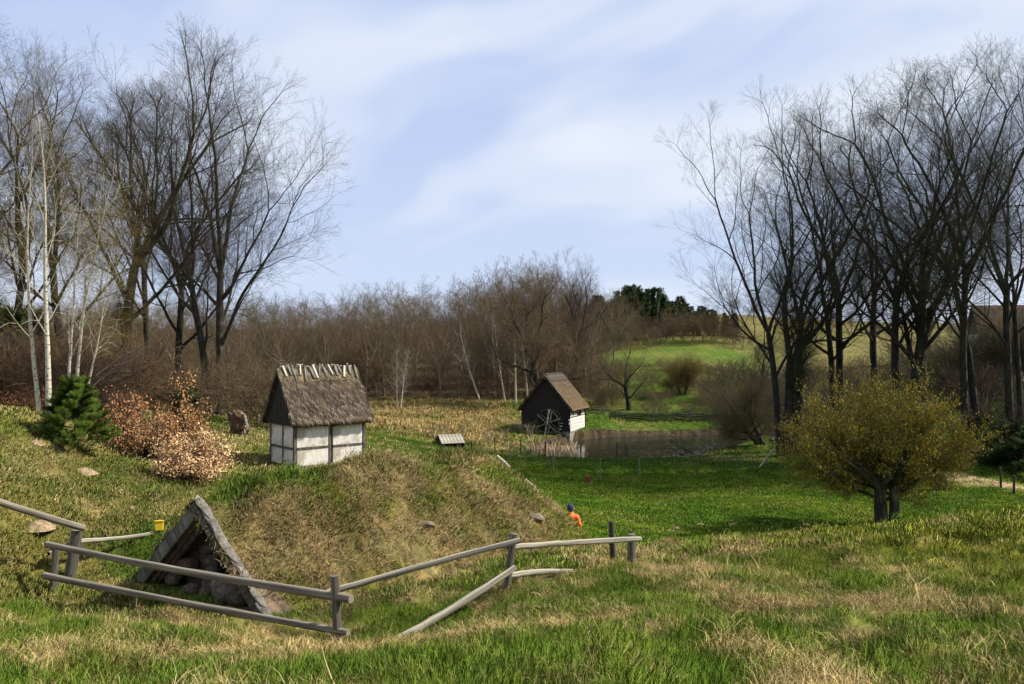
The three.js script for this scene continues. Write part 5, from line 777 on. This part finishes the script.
// ---------- the child in the orange jacket ----------
{
  const x = (570.5 - 512) / FOC * 22.3, z = -22.3, y = terrainH(x, z), o = thing('person', V(x, y, z), Math.PI - 0.25, 'person in orange jacket and dark blue cap standing behind the mound', 'person');
  const headTop = EYE - (503.5 - HOR) / FOC * 22.3 - y, S = headTop / 1.6;
  const cap = (p, a, b, r0, r1) => { const pa = p.clone().sub(a), ba = b.clone().sub(a), h = clamp(pa.dot(ba) / ba.dot(ba)); return pa.sub(ba.multiplyScalar(h)).length() - lerp(r0, r1, h); };
  const smin = (a, b, k) => { const h = clamp(0.5 + 0.5 * (b - a) / k); return lerp(b, a, h) - k * h * (1 - h); };
  function field(name, bones, mat, k, size, centre, res) {
    const mc = new MarchingCubes(res, mat, false, false, 200000); mc.isolation = 0; const p = V();
    for (let c = 0; c < res; c++) for (let b = 0; b < res; b++) for (let a = 0; a < res; a++) { p.set((a / res * 2 - 1) * size, (b / res * 2 - 1) * size, (c / res * 2 - 1) * size).add(centre); let d = 9; for (const q of bones) d = smin(d, cap(p, q[0], q[1], q[2], q[3]), k); mc.field[a + b * res + c * res * res] = -d; }
    mc.update(); const n = mc.count, pos = mc.positionArray.slice(0, n * 3), nor = mc.normalArray.slice(0, n * 3); for (let i = 0; i < n; i++) { pos[i * 3] = pos[i * 3] * size + centre.x; pos[i * 3 + 1] = pos[i * 3 + 1] * size + centre.y; pos[i * 3 + 2] = pos[i * 3 + 2] * size + centre.z; }
    const g = new THREE.BufferGeometry(); g.setAttribute('position', new THREE.BufferAttribute(pos, 3)); g.setAttribute('normal', new THREE.BufferAttribute(nor, 3)); g.scale(S, S, S); return part(name, g, mat, o);
  }
  const B = (a, b, c, d, e, f, r0, r1) => [V(a, b, c), V(d, e, f), r0, r1];
  const hand = s => [B(s * 0.27, 0.78, 0.06, s * 0.275, 0.70, 0.08, 0.03, 0.034), ...[-1.5, -0.5, 0.5, 1.5].map((k, i) => B(s * 0.275, 0.70, 0.08 + k * 0.016, s * 0.268, 0.63 + Math.abs(k) * 0.008, 0.09 + k * 0.018, 0.011, 0.008)), B(s * 0.262, 0.75, 0.09, s * 0.245, 0.70, 0.125, 0.012, 0.009)];
  field('body', [B(0, 1.22, 0, 0, 1.38, 0.01, 0.06, 0.055), B(0, 1.44, 0.01, 0, 1.50, 0, 0.085, 0.088), B(0, 1.40, 0.06, 0, 1.42, 0.07, 0.045, 0.05), B(0, 1.445, 0.095, 0, 1.43, 0.115, 0.014, 0.018), B(-0.092, 1.44, 0, -0.098, 1.46, 0, 0.02, 0.022), B(0.092, 1.44, 0, 0.098, 1.46, 0, 0.02, 0.022), B(0, 0.95, 0, 0, 1.2, 0, 0.12, 0.12), ...hand(-1), ...hand(1), B(0.2, 1.2, 0, 0.27, 0.8, 0.06, 0.04, 0.03), B(-0.2, 1.2, 0, -0.27, 0.8, 0.06, 0.04, 0.03), B(0, 1.18, 0, 0.2, 1.2, 0, 0.05, 0.045), B(0, 1.18, 0, -0.2, 1.2, 0, 0.05, 0.045), B(0.08, 0.85, 0, 0.09, 0.1, 0, 0.07, 0.045), B(-0.08, 0.85, 0, -0.09, 0.1, 0, 0.07, 0.045), B(0, 0.9, 0, 0, 1, 0, 0.12, 0.12)], std({ color: lin(0.5, 0.3, 0.21), roughness: 0.6 }), 0.02, 0.85, V(0, 0.8, 0), 96);
  field('jacket', [B(0, 0.82, 0, 0, 1.18, 0, 0.165, 0.165), B(-0.13, 1.2, 0, 0.13, 1.2, 0, 0.095, 0.095), B(0.19, 1.2, 0, 0.25, 1.0, 0, 0.085, 0.07), B(0.25, 1.0, 0, 0.272, 0.79, 0.055, 0.07, 0.055), B(-0.19, 1.2, 0, -0.25, 1.0, 0, 0.085, 0.07), B(-0.25, 1.0, 0, -0.272, 0.79, 0.055, 0.07, 0.055), B(0, 1.24, -0.01, 0, 1.31, -0.01, 0.085, 0.08)], std({ color: lin(0.78, 0.13, 0.02), roughness: 0.7 }), 0.05, 0.6, V(0, 1.02, 0), 64);
  field('trousers', [B(0.085, 0.82, 0, 0.09, 0.46, 0.01, 0.105, 0.08), B(0.09, 0.46, 0.01, 0.095, 0.1, 0, 0.08, 0.065), B(-0.085, 0.82, 0, -0.09, 0.46, 0.01, 0.105, 0.08), B(-0.09, 0.46, 0.01, -0.095, 0.1, 0, 0.08, 0.065)], std({ color: lin(0.03, 0.035, 0.06) }), 0.03, 0.55, V(0, 0.45, 0), 56);
  field('shoes', [B(0.095, 0.05, -0.03, 0.105, 0.04, 0.12, 0.052, 0.045), B(-0.095, 0.05, -0.03, -0.105, 0.04, 0.12, 0.052, 0.045)], std({ color: lin(0.05, 0.04, 0.03) }), 0.02, 0.3, V(0, 0.08, 0), 48);
  field('cap', [B(0, 1.50, -0.005, 0, 1.505, -0.01, 0.103, 0.098), B(0, 1.455, -0.03, 0, 1.47, -0.03, 0.09, 0.09)], std({ color: lin(0.02, 0.03, 0.09), roughness: 0.9 }), 0.02, 0.25, V(0, 1.48, 0), 48);
  field('hair', [B(0, 1.42, -0.035, 0, 1.40, -0.04, 0.08, 0.065)], std({ color: lin(0.03, 0.02, 0.014) }), 0.02, 0.2, V(0, 1.4, 0), 40);
}
renderer.render(scene, camera);
